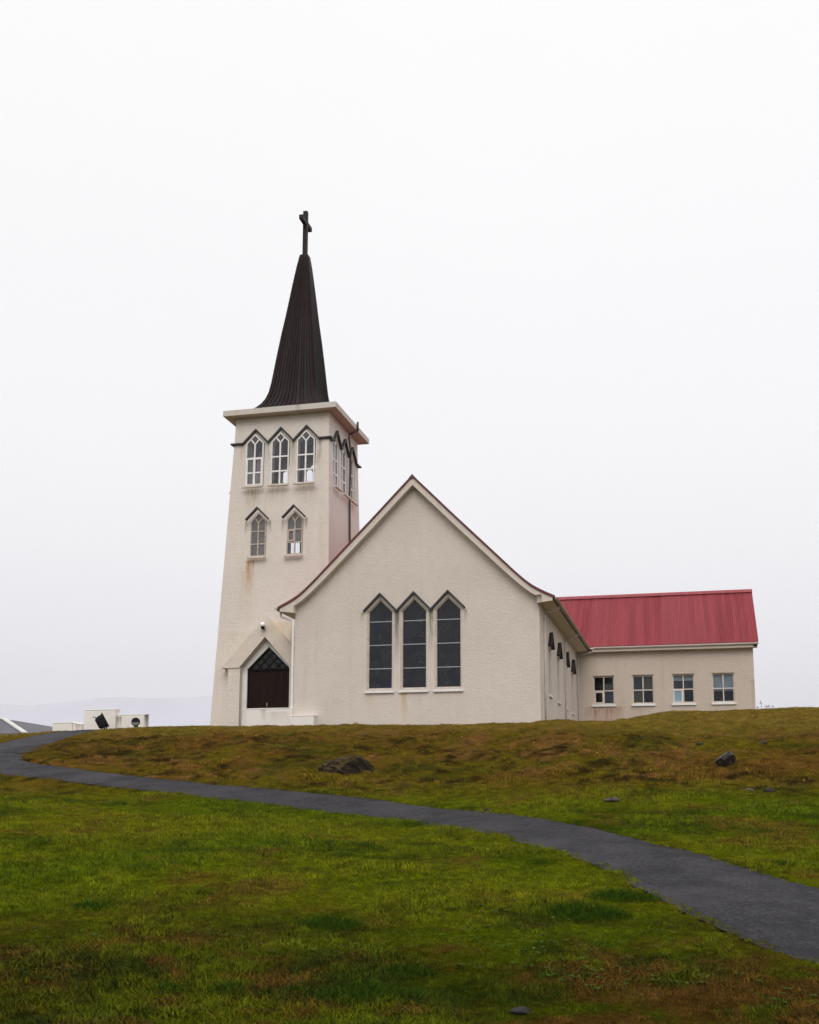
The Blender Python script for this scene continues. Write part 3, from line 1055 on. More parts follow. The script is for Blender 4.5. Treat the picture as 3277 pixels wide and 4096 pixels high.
def zigzag(pts, proj, thick, M=None, base=0.0):
    """drip moulding along (x, z) points, on the plane y = 0, projecting towards -y"""
    P = np.array(pts, float)
    n = len(P)
    dirs = np.diff(P, axis=0)
    dirs /= np.linalg.norm(dirs, axis=1)[:, None]
    offs = []
    for i in range(n):
        d = dirs[max(i - 1, 0)], dirs[min(i, n - 2)]
        nn = [np.array([-a[1], a[0]]) for a in d]
        m = nn[0] + nn[1]
        m = m / np.linalg.norm(m)
        offs.append(m * (thick / max(0.3, m @ nn[0])))
    top = [tuple(P[i]) for i in range(n)]
    bot = [tuple(P[i] - offs[i]) for i in range(n)]
    vs_ = [(x, y, z) for y in (-proj, 0.012) for x, z in top + bot]
    fs = []
    for i in range(n - 1):
        a, b = i, n + i
        fs += [(a, b, b + 1, a + 1), (a + 2 * n, a + 1 + 2 * n, b + 1 + 2 * n, b + 2 * n), (a, a + 1, a + 1 + 2 * n, a + 2 * n), (b + 1, b, b + 2 * n, b + 1 + 2 * n)]
    fs += [(0, 2 * n, 3 * n, n), (n - 1, 2 * n - 1, 4 * n - 1, 3 * n - 1)]
    m = MB().add(vs_, fs)
    if M is not None:
        m.v = [tuple(M @ Vector(v)) for v in m.v]
    return m


zz = []
for i, wx in enumerate(NAVE_WX):
    zz += ([(wx - 0.775, 4.935)] if i == 0 else []) + [(wx, 5.725), (wx + (0.767 if i < 2 else 0.775), 4.935)]
zigzag(zz, 0.14, 0.075).build('drip_moulding', M_HOOD, church)

for wy in SIDE_WY:
    Mx = Matrix(((0, -1, 0, 11.0), (1, 0, 0, wy), (0, 0, 1, 0), (0, 0, 0, 1)))
    f = MB().ring(pent(0.46, 3.40, 3.92, 1.36), pent(0.40, 3.385, 3.835, 1.43), 0.06, 0.2)
    f.box((-0.402, 0.10, 2.38), (0.402, 0.15, 2.42))
    w = f.build('window', M_CREAM, church, Mx)
    MB().prism([(-0.41, 1.42), (0.41, 1.42), (0.41, 2.38), (-0.41, 2.38)], 0.12, 0.13).build('pane', M_STAINED, w)
    MB().prism([(-0.41, 2.42), (0.41, 2.42), (0.41, 3.385), (0, 3.845), (-0.41, 3.385)], 0.12, 0.13).build('pane', M_STAINED, w)
    MB().box((-0.52, -0.07, 1.27), (0.52, 0.04, 1.345)).build('sill', M_WHITE, w)
    zigzag([(-0.62, 3.56), (0, 4.24), (0.62, 3.56)], 0.17, 0.085).build('drip_hood', M_HOODBR, w)


# --- gutters and downpipes of the nave
def half_gutter(p, q, r, mat, name='gutter'):
    p, q = Vector(p), Vector(q)
    t = (q - p).normalized()
    s = t.cross(Vector((0, 0, 1))).normalized()
    n = 9
    vs_, fs = [], []
    for e in (p, q):
        for rr in (r, r - 0.012):
            for k in range(n):
                a = math.pi * k / (n - 1)
                vs_.append(e + s * math.cos(a) * rr - Vector((0, 0, 1)) * math.sin(a) * rr)
    for k in range(n - 1):
        fs += [(k, k + 1, 2 * n + k + 1, 2 * n + k), (n + k + 1, n + k, 3 * n + k, 3 * n + k + 1), (k + 1, k, n + k, n + k + 1), (2 * n + k, 2 * n + k + 1, 3 * n + k + 1, 3 * n + k)]
    fs += [(0, 2 * n, 3 * n, n), (n - 1, 2 * n - 1, 4 * n - 1, 3 * n - 1)]
    fs += [tuple(range(n)), tuple(range(3 * n - 1, 2 * n - 1, -1))]
    return MB().add(vs_, fs).build(name, mat, church)


half_gutter((11.735, -0.32, 5.13), (11.735, 15.36, 5.13), 0.085, M_GUTTER)
half_gutter((-0.735, NAVE_L, 5.13), (-0.735, -0.30, 5.13), 0.085, M_GUTTER)
for yy in (1.05, 9.1, 15.55):
    zg = 0.9 if yy > 15 else (0.2 if yy > 5 else -0.6)
    zt = 5.06
    gxp = 11.735 if yy < 15 else 12.0
    p = MB().tube([(gxp, yy, zt), (gxp, yy, 4.93), (11.60, yy, 4.86), (11.16, yy, 4.76), (11.085, yy, 4.62), (11.085, yy, 3.0), (11.085, yy, zg - 0.8)], 0.047)
    o = p.build('downpipe', M_PIPE, church, smooth=True)
    for zc in (1.3, 2.9, 4.45):
        MB().tube([(11.085, yy, zc - 0.03), (11.085, yy, zc + 0.03)], 0.058).build('pipe_clamp', M_PIPE, o)
    MB().box((11.0005, yy - 0.30, -0.9), (11.03, yy - 0.10, 4.86)).build('wall_strip', M_NAVE, church)
p = MB().tube([(-0.735, 0.12, 5.05), (-0.735, 0.10, 4.88), (-0.66, 0.08, 4.82), (-0.20, -0.02, 4.66), (-0.075, -0.045, 4.58), (-0.07, -0.045, 4.3), (-0.07, -0.045, 0.5), (-0.07, -0.045, -0.6)], 0.05)
o = p.build('downpipe', M_WHITEGUT, church, smooth=True)
for zc in (1.2, 3.15):
    MB().tube([(-0.07, -0.045, zc - 0.03), (-0.07, -0.045, zc + 0.03)], 0.06).build('pipe_clamp', M_WHITEGUT, o)
MB().tube([(-0.66, -0.40, 5.16), (-0.74, -0.42, 5.14), (-0.86, -0.42, 5.17)], 0.018, 6).build('gutter_hook', M_GUTTER, church)

# --- tower
TCX, TCY, THW = -1.968, 5.43, 2.437
BF, BL, BRR, BB = 0.042, 0.042, 0.026, 0.030      # batter of the four faces


def tower_ring(z, inset=0.0):
    d = 15.0 - z
    return [(TCX - THW - BL * d + inset, TCY - THW - BF * d + inset, z), (TCX + THW + BRR * d - inset, TCY - THW - BF * d + inset, z),
            (TCX + THW + BRR * d - inset, TCY + THW + BB * d - inset, z), (TCX - THW - BL * d + inset, TCY + THW + BB * d - inset, z)]


def frustum(z0, z1, inset=0.0):
    return MB().add(tower_ring(z0, inset) + tower_ring(z1, inset), [(3, 2, 1, 0), (4, 5, 6, 7), (0, 1, 5, 4), (1, 2, 6, 5), (2, 3, 7, 6), (3, 0, 4, 7)])


def face_matrix(side):
    """local x right (seen from outside), z up the battered face (z = world height), y into the wall"""
    ca = {'front': (0, BF), 'right': (90, BRR), 'back': (180, BB), 'left': (270, BL)}[side]
    M = Matrix.Translation((TCX, TCY, 15.0)) @ Matrix.Rotation(math.radians(ca[0]), 4, 'Z') @ Matrix.Translation((0, -THW, 0))
    sh = Matrix(((1, 0, 0, 0), (0, 1, ca[1], 0), (0, 0, 1, 0), (0, 0, 0, 1)))     # lean with the face
    return M @ sh @ Matrix.Translation((0, 0, -15.0))


def faced(m, M):
    m.v = [tuple(M @ Vector(v)) for v in m.v]
    return m


SIDES = ('front', 'right', 'back', 'left')
BEL_X = (-1.325, 0.0, 1.325)
LOW_X = {'front': (-0.99, 0.885)}
bel_open = pent(0.475, 14.085, 14.585, 11.855)
low_open = pent(0.40, 10.06, 10.485, 8.31)
tower = frustum(-1.3, 15.6).build('tower_wall', M_TOWER)
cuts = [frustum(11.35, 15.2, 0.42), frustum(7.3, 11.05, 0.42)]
for sd_ in SIDES:
    for bx in BEL_X:
        cuts.append(faced(MB().prism([(bx + a, b) for a, b in bel_open], -0.5, 0.65), face_matrix(sd_)))
for bx in LOW_X['front']:
    cuts.append(faced(MB().prism([(bx + a, b) for a, b in low_open], -0.5, 0.65), face_matrix('front')))
cuts.append(MB().prism([(-3.432, -1.6), (-0.968, -1.6), (-0.968, 2.86), (-2.2, 4.26), (-3.432, 2.86)], 1.0, 2.9))
cuts.append(MB().box((-3.20, 7.2, 9.56), (-2.57, 9.0, 10.6)))
boolean_cut(tower, cuts)
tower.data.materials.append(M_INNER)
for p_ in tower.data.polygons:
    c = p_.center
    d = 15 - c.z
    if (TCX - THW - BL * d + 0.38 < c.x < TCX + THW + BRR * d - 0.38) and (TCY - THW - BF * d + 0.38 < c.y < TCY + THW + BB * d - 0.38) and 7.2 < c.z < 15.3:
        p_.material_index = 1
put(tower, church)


def tracery_window(side, bx, hw, hs, hp, b, r1, r2, fw, bw, mat_f, glass, sill_hw, sill_h, sill_mat, y0, casement=None):
    """pointed window of six panes and a diamond: frame with mullion, two transoms and a Y head"""
    M = face_matrix(side) @ Matrix.Translation((bx, 0, 0))
    slope = (hp - hs) / hw
    f = MB()
    inn = [(-hw + fw, b + fw), (hw - fw, b + fw), (hw - fw, hs - fw * 0.35), (0, hp - fw * 1.45), (-hw + fw, hs - fw * 0.35)]
    f.ring(pent(hw, hs, hp, b), inn, y0, y0 + 0.10)
    yj = hs - 0.05
    xq = hw * 0.50
    zq = hs + (hw - xq) * slope - fw * 0.8
    f.box((-bw / 2, y0 + 0.012, b + fw * 0.9), (bw / 2, y0 + 0.085, yj))
    for z in (r1, r2):
        f.box((-hw + fw * 0.9, y0 + 0.017, z - bw / 2), (hw - fw * 0.9, y0 + 0.08, z + bw / 2))
    for s in (-1, 1):
        f.bar((0, y0 + 0.048, yj - 0.01), (s * xq, y0 + 0.048, zq + 0.02), bw * 0.9, 0.062, (0, 1, 0))
    if casement:
        for (x0, x1, z0, z1) in casement:
            c = 0.055
            f.ring([(x0, z0), (x1, z0), (x1, z1), (x0, z1)], [(x0 + c, z0 + c), (x1 - c, z0 + c), (x1 - c, z1 - c), (x0 + c, z1 - c)], y0 - 0.012, y0 + 0.07)
    w = f.build('window', mat_f, church, M)
    g0, g1 = y0 + 0.046, y0 + 0.052
    e = 0.004
    rows = [(b + fw * 0.6, r1 - e), (r1 + e, r2 - e)]
    k = 0
    for z0, z1 in rows:
        for s in (-1, 1):
            x0, x1 = (-hw + fw * 0.6, -e) if s < 0 else (e, hw - fw * 0.6)
            MB().prism([(x0, z0), (x1, z0), (x1, z1), (x0, z1)], g0, g1).build('pane', glass[k], w)
            k += 1
    x = hw - fw * 0.6
    for s in (-1, 1):
        P = [(e, r2 + e), (x, r2 + e), (x, hs - 0.02), (xq + e, zq), (e, yj)]
        P = P if s > 0 else [(-a, c) for a, c in P][::-1]
        MB().prism(P, g0, g1).build('pane', glass[k], w)
        k += 1
    MB().prism([(0, yj + 0.012), (xq - 0.008, zq + 0.012), (0, hp - fw), (-xq + 0.008, zq + 0.012)], g0, g1).build('pane', glass[k], w)
    MB().box((-sill_hw, -0.01 if side == 'left' else -0.075, b - 0.03 - sill_h), (sill_hw, 0.05, b - 0.03)).build('sill', sill_mat, w)
    return w


for sd_ in SIDES:
    for i, bx in enumerate(BEL_X):
        cas = [(-0.43 + 0.03, 0.0, 11.93, 13.29), (0.0, 0.43 - 0.03, 11.93, 13.29)] if (sd_ == 'front' and i == 0) else None
        tracery_window(sd_, bx, 0.455, 14.08, 14.555, 11.875, 12.57, 13.31, 0.052, 0.075, M_WHITE, [M_GLASS] * 7, 0.54, 0.085, M_CREAM, 0.17, cas)
for i, bx in enumerate(LOW_X['front']):
    gl = [M_GLASS if i else M_FROST] * 2 + [M_FROST] * 5
    w = tracery_window('front', bx, 0.39, 10.055, 10.465, 8.325, 8.94, 9.57, 0.045, 0.06, M_FADED, gl, 0.475, 0.10, M_CREAM, 0.13,
                       [(-0.345, -0.01, 8.985, 9.525)] if i else None)
    zigzag([(-0.605, 10.135), (0, 10.742), (0.605, 10.135)], 0.15, 0.075).build('drip_hood', M_HOOD, w)
# small window in the back wall of the tower
f = MB().ring([(-3.20, 9.56), (-2.57, 9.56), (-2.57, 10.6), (-3.20, 10.6)], [(-3.16, 9.6), (-2.61, 9.6), (-2.61, 10.56), (-3.16, 10.56)], 7.75, 7.82)
w = f.build('window', M_FADED, church)
MB().prism([(-3.17, 9.59), (-2.60, 9.59), (-2.60, 10.57), (-3.17, 10.57)], 7.78, 7.786).build('pane', M_GLASS, w)

# string course and zigzag round the belfry
for sd_, bat in zip(SIDES, (BF, BRR, BB, BL)):
    hwz = THW + 0.035
    pr = 0.13
    zz = [(-hwz - pr - 0.02, 14.165), (-1.325 - 0.665, 14.165)]
    for i, bx in enumerate(BEL_X):
        zz += [(bx, 14.855), (bx + (0.6625 if i < 2 else 0.665), 14.165)]
    zz += [(hwz + pr + 0.02, 14.165)]
    zigzag(zz, pr + (0.0 if sd_ in ('front', 'back') else 0.003), 0.075, face_matrix(sd_)).build('drip_moulding', M_HOOD, church)

# cornice slab with its sloping soffit
ov = 0.49
def sq(h, z):
    return [(TCX - h, TCY - h, z), (TCX + h, TCY - h, z), (TCX + h, TCY + h, z), (TCX - h, TCY + h, z)]
BOXF = [(0, 1, 5, 4), (1, 2, 6, 5), (2, 3, 7, 6), (3, 0, 4, 7)]
MB().add(sq(THW + ov, 15.49) + sq(THW + ov, 15.765), [(3, 2, 1, 0), (4, 5, 6, 7)] + BOXF).build('cornice', M_CORNICE, church)
MB().add(sq(THW + ov - 0.16, 15.767) + sq(THW + ov - 0.16, 15.80), [(3, 2, 1, 0), (4, 5, 6, 7)] + BOXF).build('cornice_flashing', M_DARKPIPE, church)
# downpipe on the right face of the tower
xr = TCX + THW
p = MB().tube([(xr + 0.56, 6.0, 15.9), (xr + 0.56, 6.0, 15.42)], 0.055)
p.tube([(xr + 0.56, 6.0, 15.43), (xr + 0.12, 6.0, 15.30), (xr + 0.10, 6.0, 15.1), (xr + 0.13, 6.0, 14.9), (xr + 0.20, 6.0, 14.3), (xr + 0.19, 6.0, 13.9), (xr + 0.17, 6.0, 12), (xr + 0.20, 6.0, 10), (xr + 0.25, 6.0, 8.2)], 0.05, 8)
p.build('downpipe', M_DARKPIPE, church, smooth=True)

# --- spire: 13 standing seam panels on each side, flared at the foot
SP = [(2.44, 15.801), (2.2, 15.87), (1.9, 16.03), (1.66, 16.26), (1.46, 16.53), (1.31, 16.82), (1.19, 17.2), (1.10, 17.75), (0.935, 19.2), (0.79, 20.4), (0.64, 21.5), (0.42, 23.3), (0.275, 24.4), (0.175, 25.0)]
SZ0, SZ1 = 15.8, 25.0


def spire_c(z):
    t = (z - SZ0) / (SZ1 - SZ0)
    return TCX + 0.02 + 0.175 * t, TCY - 0.08


core = MB()
cv, cf = [], []
for h, z in SP:
    cx_, cy_ = spire_c(z)
    cv += [(cx_ - h, cy_ - h, z - 0.012), (cx_ + h, cy_ - h, z - 0.012), (cx_ + h, cy_ + h, z - 0.012), (cx_ - h, cy_ + h, z - 0.012)]
for i in range(len(SP) - 1):
    for k in range(4):
        cf.append((i * 4 + k, i * 4 + (k + 1) % 4, i * 4 + 4 + (k + 1) % 4, i * 4 + 4 + k))
cf += [(3, 2, 1, 0), tuple(len(cv) - 4 + k for k in range(4))]
spire = core.add(cv, cf).build('spire', M_SPIRE, church)
NP = 13
for side in range(4):
    nrm = [Vector((0, -1, 0)), Vector((1, 0, 0)), Vector((0, 1, 0)), Vector((-1, 0, 0))][side]
    tan = Vector((-nrm.y, nrm.x, 0))
    for k in range(NP):
        u0, u1 = -1 + 2 * k / NP, -1 + 2 * (k + 1) / NP
        a0 = u0 + 0.004
        a1 = u1 - 0.004
        vs_, fs = [], []
        lift = 0.012 + 0.006 * RNG.random()
        for j, (h, z) in enumerate(SP):
            cx_, cy_ = spire_c(z)
            c = Vector((cx_, cy_, z))
            rib = 0.045 if j > 1 else 0.035
            w_rib = 0.011 / h
            for uu, out in ((a0, 0.0), (a0, lift), (a1 - w_rib * 2.2, lift), (a1 - w_rib * 2.2, lift + rib), (a1, lift + rib), (a1, 0.0)):
                vs_.append(c + tan * (uu * h) + nrm * (h + out))
        m6 = 6
        for j in range(len(SP) - 1):
            for q in range(m6 - 1):
                a = j * m6 + q
                fs.append((a, a + 1, a + m6 + 1, a + m6))
        fs += [(0, 1, 2, 3, 4, 5)[::-1], tuple((len(SP) - 1) * m6 + q for q in range(6))]
        MB().add(vs_, fs).build('panel', M_SPIRE, spire)
for k, (sx, sy) in enumerate(((-1, -1), (1, -1), (1, 1), (-1, 1))):
    pts = [(spire_c(z)[0] + sx * (h + 0.004), spire_c(z)[1] + sy * (h + 0.004), z) for h, z in SP[1:]]
    MB().tube(pts, 0.028, 6).build('hip_roll', M_SPIRE, spire)
cx_, cy_ = spire_c(25.0)
MB().add(*(lambda h0, h1: ([(cx_ + a * h, cy_ + b * h, z) for h, z in ((h0, 24.78), (h1, 25.03)) for a, b in ((-1, -1), (1, -1), (1, 1), (-1, 1))], [(3, 2, 1, 0), (4, 5, 6, 7)] + BOXF))(0.265, 0.205)).build('spire_cap', M_SPIRE, spire)
cr = MB().box((cx_ - 0.11, cy_ - 0.11, 24.9), (cx_ + 0.11, cy_ + 0.11, 27.53))
cross = cr.build('cross', M_CROSS, church)
cross2 = MB().box((cx_ - 0.105, cy_ - 0.74, 26.76), (cx_ + 0.105, cy_ + 0.74, 26.985)).build('crossbar', M_CROSS, cross)

# --- portal
PX = -2.2
def wall_y(z):
    return TCY - THW - BF * (15 - z)
HO = [(0, 5.26), (2.18, 2.83), (1.28, 2.83), (0, 4.265)]
poly = [(PX, 4.265), (PX - 1.28, 2.83), (PX - 2.18, 2.83), (PX, 5.26), (PX + 2.18, 2.83), (PX + 1.28, 2.83)]
# two sloping arms, joined at the apex
hood = MB()
for s in (-1, 1):
    P = [(PX, 4.265), (PX + s * 1.28, 2.83), (PX + s * 2.18, 2.83), (PX, 5.26)]
    if s < 0:
        P = P[::-1]
    hood.add([(x, y, z) for y in (1.98, wall_y(3.0) + 0.25) for x, z in P], [(0, 1, 2, 3), (7, 6, 5, 4), (0, 4, 5, 1), (1, 5, 6, 2), (2, 6, 7, 3)])
hood.build('portal_hood', M_TOWER, church)
for s in (-1, 1):
    a, b = sorted((PX + s * 1.235, PX + s * 1.84))
    MB().box((a, 2.03, -1.2), (b, wall_y(1.5) + 0.2, 2.88)).build('portal_pier', M_TOWER, church)
# white wall lining with the pointed opening
def shift(P):
    return [(PX + 0.06 + x, z) for x, z in P]
MB().ring([(PX - 1.232, -1.2), (PX + 1.232, -1.2), (PX + 1.232, 2.86), (PX, 4.26), (PX - 1.232, 2.86)],
          shift([(-1.06, -1.1), (1.06, -1.1), (1.06, 2.80), (0, 3.845), (-1.06, 2.80)]), 2.36, 2.50).build('portal_lining', M_WHITE, church)
DX = PX + 0.06
door = MB().ring([(DX - 1.06, -0.2), (DX + 1.06, -0.2), (DX + 1.06, 2.80), (DX, 3.845), (DX - 1.06, 2.80)],
                 [(DX - 1.0, -0.14), (DX + 1.0, -0.14), (DX + 1.0, 2.74), (DX, 3.73), (DX - 1.0, 2.74)], 2.445, 2.55)
door.box((DX - 1.02, 2.44, 2.69), (DX + 1.02, 2.53, 2.79))
door = door.build('door', M_DARKGLASSWOOD, church)
npl = 14
for k in range(npl):
    x0 = DX - 0.998 + k * 1.996 / npl
    MB().box((x0 + 0.004, 2.47 + 0.006 * RNG.random(), -0.15), (x0 + 1.996 / npl - 0.004, 2.52, 2.688)).build('plank', M_DOOR, door)
MB().tube([(DX - 0.06, 2.42, 1.02), (DX - 0.06, 2.42, 1.2)], 0.012, 8).build('handle', M_PIPE, door)


def clip_poly(P, fn):
    out = []
    for i in range(len(P)):
        a, b = P[i], P[(i + 1) % len(P)]
        fa, fb = fn(a), fn(b)
        if fa >= 0:
            out.append(a)
        if fa * fb < 0:
            t = fa / (fa - fb)
            out.append((a[0] + (b[0] - a[0]) * t, a[1] + (b[1] - a[1]) * t))
    return out


# diamond lattice over the doors: one pane per diamond, wooden bars between
tri = [(-0.98, 2.80), (0.98, 2.80), (0, 3.77)]
D = 0.465
for i in range(-4, 8):
    for j in range(-4, 8):
        c0 = (i - j) * D / 2, 2.80 - 0.10 + (i + j) * D / 2
        P = [(c0[0], c0[1] - D / 2 + 0.02), (c0[0] + D / 2 - 0.02, c0[1]), (c0[0], c0[1] + D / 2 - 0.02), (c0[0] - D / 2 + 0.02, c0[1])]
        for k in range(3):
            (xa, za), (xb, zb_) = tri[k], tri[(k + 1) % 3]
            P = clip_poly(P, lambda q: (xb - xa) * (q[1] - za) - (zb_ - za) * (q[0] - xa))
            if len(P) < 3:
                break
        if len(P) >= 3 and max(p[1] for p in P) - min(p[1] for p in P) > 0.04:
            MB().prism([(DX + x, z) for x, z in P], 2.49, 2.50).build('pane', M_LATGLASS, door)
lat = MB()
for s in (-1, 1):
    for k in range(-6, 7):
        x0 = k * D / 1.0 + D / 2 + (0.10 if s > 0 else -0.10)
        a, b = (x0 - 1.2 * s, 2.80 - 1.2 + 0.0), (x0 + 1.2 * s, 2.80 + 1.2)
        seg = [a, b]
        t0, t1 = 0.0, 1.0
        for q in range(3):
            (xa, za), (xb, zb_) = tri[q], tri[(q + 1) % 3]
            g = lambda p: (xb - xa) * (p[1] - za) - (zb_ - za) * (p[0] - xa)
            fa, fb = g(a), g(b)
            if fa < 0 and fb < 0:
                t0, t1 = 1, 0
                break
            if fa * fb < 0:
                t = fa / (fa - fb)
                if fa < 0:
                    t0 = max(t0, t)
                else:
                    t1 = min(t1, t)
        if t1 - t0 > 0.02:
            P0 = (DX + a[0] + (b[0] - a[0]) * t0, 2.475 + (0.004 if s > 0 else 0), a[1] + (b[1] - a[1]) * t0)
            P1 = (DX + a[0] + (b[0] - a[0]) * t1, 2.475 + (0.004 if s > 0 else 0), a[1] + (b[1] - a[1]) * t1)
            lat.bar(P0, P1, 0.04, 0.04, (0, 1, 0))
lat.build('lattice', M_DARKGLASSWOOD, door)

# --- annex wing
AY0, AY1, AXR = 15.8, 23.8, 20.48
poly = [(AY0, -0.8), (AY1, -0.8), (AY1, 4.98), (19.8, 8.55), (AY0, 4.98)]
ann = MB().prism(poly, 10.8, AXR)
ann.v = [(y, x, z) for x, y, z in ann.v]
ann.f = [f[::-1] for f in ann.f]
annex = ann.build('annex_wall', M_ANNEX)
ANX = (12.463, 14.60, 16.756, 18.856)
cuts = [MB().box((wx - 0.575, 15.5, 2.03), (wx + 0.575, 16.6, 3.62)) for wx in ANX]
boolean_cut(annex, cuts)
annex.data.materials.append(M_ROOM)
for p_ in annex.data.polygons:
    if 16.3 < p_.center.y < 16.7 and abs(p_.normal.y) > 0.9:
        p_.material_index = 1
put(annex, church)

for i, wx in enumerate(ANX):
    M = Matrix.Translation((wx, AY0, 0))
    fo = [(-0.575, 2.03), (0.575, 2.03), (0.575, 3.62), (-0.575, 3.62)]
    fi = [(-0.515, 2.10), (0.515, 2.10), (0.515, 3.545), (-0.515, 3.545)]
    f = MB().ring(fo, fi, 0.10, 0.18)
    f.box((-0.03, 0.105, 2.09), (0.03, 0.175, 3.55))
    zc = 2.79
    f.box((-0.52, 0.11, zc - 0.03), (0.52, 0.17, zc + 0.03))
    if i == 0:
        f.ring([(-0.515, 2.10), (-0.03, 2.10), (-0.03, 2.755), (-0.515, 2.755)], [(-0.45, 2.16), (-0.085, 2.16), (-0.085, 2.69), (-0.45, 2.69)], 0.09, 0.165)
    w = f.build('window', M_CREAM, church, M)
    for sx in (-1, 1):
        for lo, hi in ((2.085, zc - 0.005), (zc + 0.005, 3.555)):
            if i == 2 and sx < 0 and lo < 2.5:
                continue
            x0, x1 = sorted((sx * 0.01, sx * 0.525))
            MB().box((x0, 0.138, lo), (x1, 0.143, hi)).build('pane', M_ROOMGLASS, w)
    MB().box((-0.645, -0.09, 1.905), (0.645, 0.05, 2.015)).build('sill', M_WHITEGUT if i else M_WHITE, w)
    MB().box((-0.60, -0.012, 3.622), (0.60, 0.01, 3.655)).build('lintel_drip', M_FADED, w)

    def inner(name, x0, x1, z0, z1, mat, y=0.26):
        MB().box((x0, y, z0), (x1, y + 0.012, z1)).build(name, mat, w)
    if i == 0:
        inner('curtain', 0.02, 0.57, 2.75, 3.2, M_CURTAIN_BR, 0.5)
        inner('curtain', 0.02, 0.57, 2.05, 2.74, M_CURTAIN_GR)
    if i == 1:
        inner('curtain', -0.57, -0.002, 2.82, 3.6, M_CURTAIN_GR)
        inner('curtain', 0.002, 0.57, 2.80, 3.6, M_CURTAIN_BR)
        inner('curtain', -0.57, -0.002, 2.05, 2.78, M_CURTAIN_OL)
    if i == 2:
        inner('roller_blind', -0.57, 0.57, 3.27, 3.61, M_BLIND)
        inner('curtain', -0.57, 0.57, 2.75, 3.26, M_CURTAIN_GR, 0.30)
        # open top-hung casement
        Mc = M @ Matrix.Translation((-0.285, 0.06, 2.775)) @ Matrix.Rotation(math.radians(9), 4, 'X')
        c = MB().ring([(-0.27, -0.735), (0.25, -0.735), (0.25, 0), (-0.27, 0)], [(-0.20, -0.665), (0.18, -0.665), (0.18, -0.065), (-0.20, -0.065)], -0.03, 0.03)
        cs = c.build('casement', M_WHITE, church, Mc)
        MB().box((-0.21, -0.003, -0.675), (0.19, 0.003, -0.055)).build('pane', M_BLUE, cs)
    if i == 3:
        inner('roller_blind', -0.57, 0.57, 2.66, 3.61, M_BLIND)

# annex roof: corrugated sheets, ridge cap, gutter and fascia
RY, RZ_ = 19.8, 8.87
EY, EZ = 15.36, 5.21
XL, XRR = 7.6, 20.76
NSH = 13
annex_roof = MB()
for s in (1, -1):
    ey = EY if s > 0 else 2 * RY - EY
    annex_roof.add([(XL, ey, EZ - 0.075), (XRR - 0.02, ey, EZ - 0.075), (XRR - 0.02, RY, RZ_ - 0.075), (XL, RY, RZ_ - 0.075),
                    (XL, ey, EZ - 0.145), (XRR - 0.02, ey, EZ - 0.145), (XRR - 0.02, RY, RZ_ - 0.145), (XL, RY, RZ_ - 0.145)],
                   [(0, 1, 2, 3), (7, 6, 5, 4), (0, 4, 5, 1), (1, 5, 6, 2), (2, 6, 7, 3), (3, 7, 4, 0)])
annex_roof = annex_roof.build('annex_roof', M_TRIM, church)
pitch_c = 0.107
for s in (1, -1):
    for k in range(NSH):
        x0 = XL + (XRR - XL) * k / NSH
        x1 = XL + (XRR - XL) * (k + 1) / NSH + (0.03 if k < NSH - 1 else 0)
        xx = np.linspace(x0, x1, int((x1 - x0) / pitch_c * 8))
        vs_, fs = [], []
        lift = 0.0 if k % 2 else 0.007
        rows = [(0.0, 0.0), (0.06, 0.03), (0.5, 0.0), (1.0, 0.0)]
        tilt = RNG.normal(0, 0.004)
        for t, dz in rows:
            y = EY + (RY - EY) * t
            z = EZ + (RZ_ - EZ) * t
            for x in xx:
                w_ = 0.038 * math.cos(2 * math.pi * x / pitch_c)
                vs_.append((x, y if s > 0 else 2 * RY - y, z + w_ + lift - 0.02 + tilt * (x - x0)))
        n = len(xx)
        for j in range(len(rows) - 1):
            for i in range(n - 1):
                q = (j * n + i, j * n + i + 1, (j + 1) * n + i + 1, (j + 1) * n + i)
                fs.append(q if s > 0 else q[::-1])
        o = link_mesh('roof_sheet', vs_, fs, M_RED, True)
        put(o, annex_roof)
MB().add([(XL, RY - 0.30, RZ_ - 0.17), (XL, RY, RZ_ + 0.055), (XL, RY + 0.30, RZ_ - 0.17), (XRR + 0.02, RY - 0.30, RZ_ - 0.17), (XRR + 0.02, RY, RZ_ + 0.055), (XRR + 0.02, RY + 0.30, RZ_ - 0.17)],
         [(0, 3, 4, 1), (1, 4, 5, 2), (0, 1, 2), (3, 5, 4), (0, 2, 5, 3)]).build('ridge_cap', M_RED, annex_roof)
MB().box((11.9, 15.42, 4.93), (AXR + 0.22, 15.50, 5.10)).build('fascia', M_TRIM, church)
MB().box((11.7, 15.50, 4.93), (AXR + 0.10, 15.83, 4.99)).build('soffit', M_TRIM, church)
half_gutter((12.02, 15.335, 5.16), (AXR + 0.28, 15.335, 5.16), 0.075, M_WHITEGUT)
verge = [(15.42, 4.95), (15.42, 5.12), (19.8, 8.76), (24.18, 5.12), (24.18, 4.95), (23.8, 4.93), (19.8, 8.40), (15.8, 4.93)]
m = MB().prism(verge, AXR - 0.002, AXR + 0.22)
m.v = [(y, x, z) for x, y, z in m.v]
m.build('verge_board', M_TRIM, church)

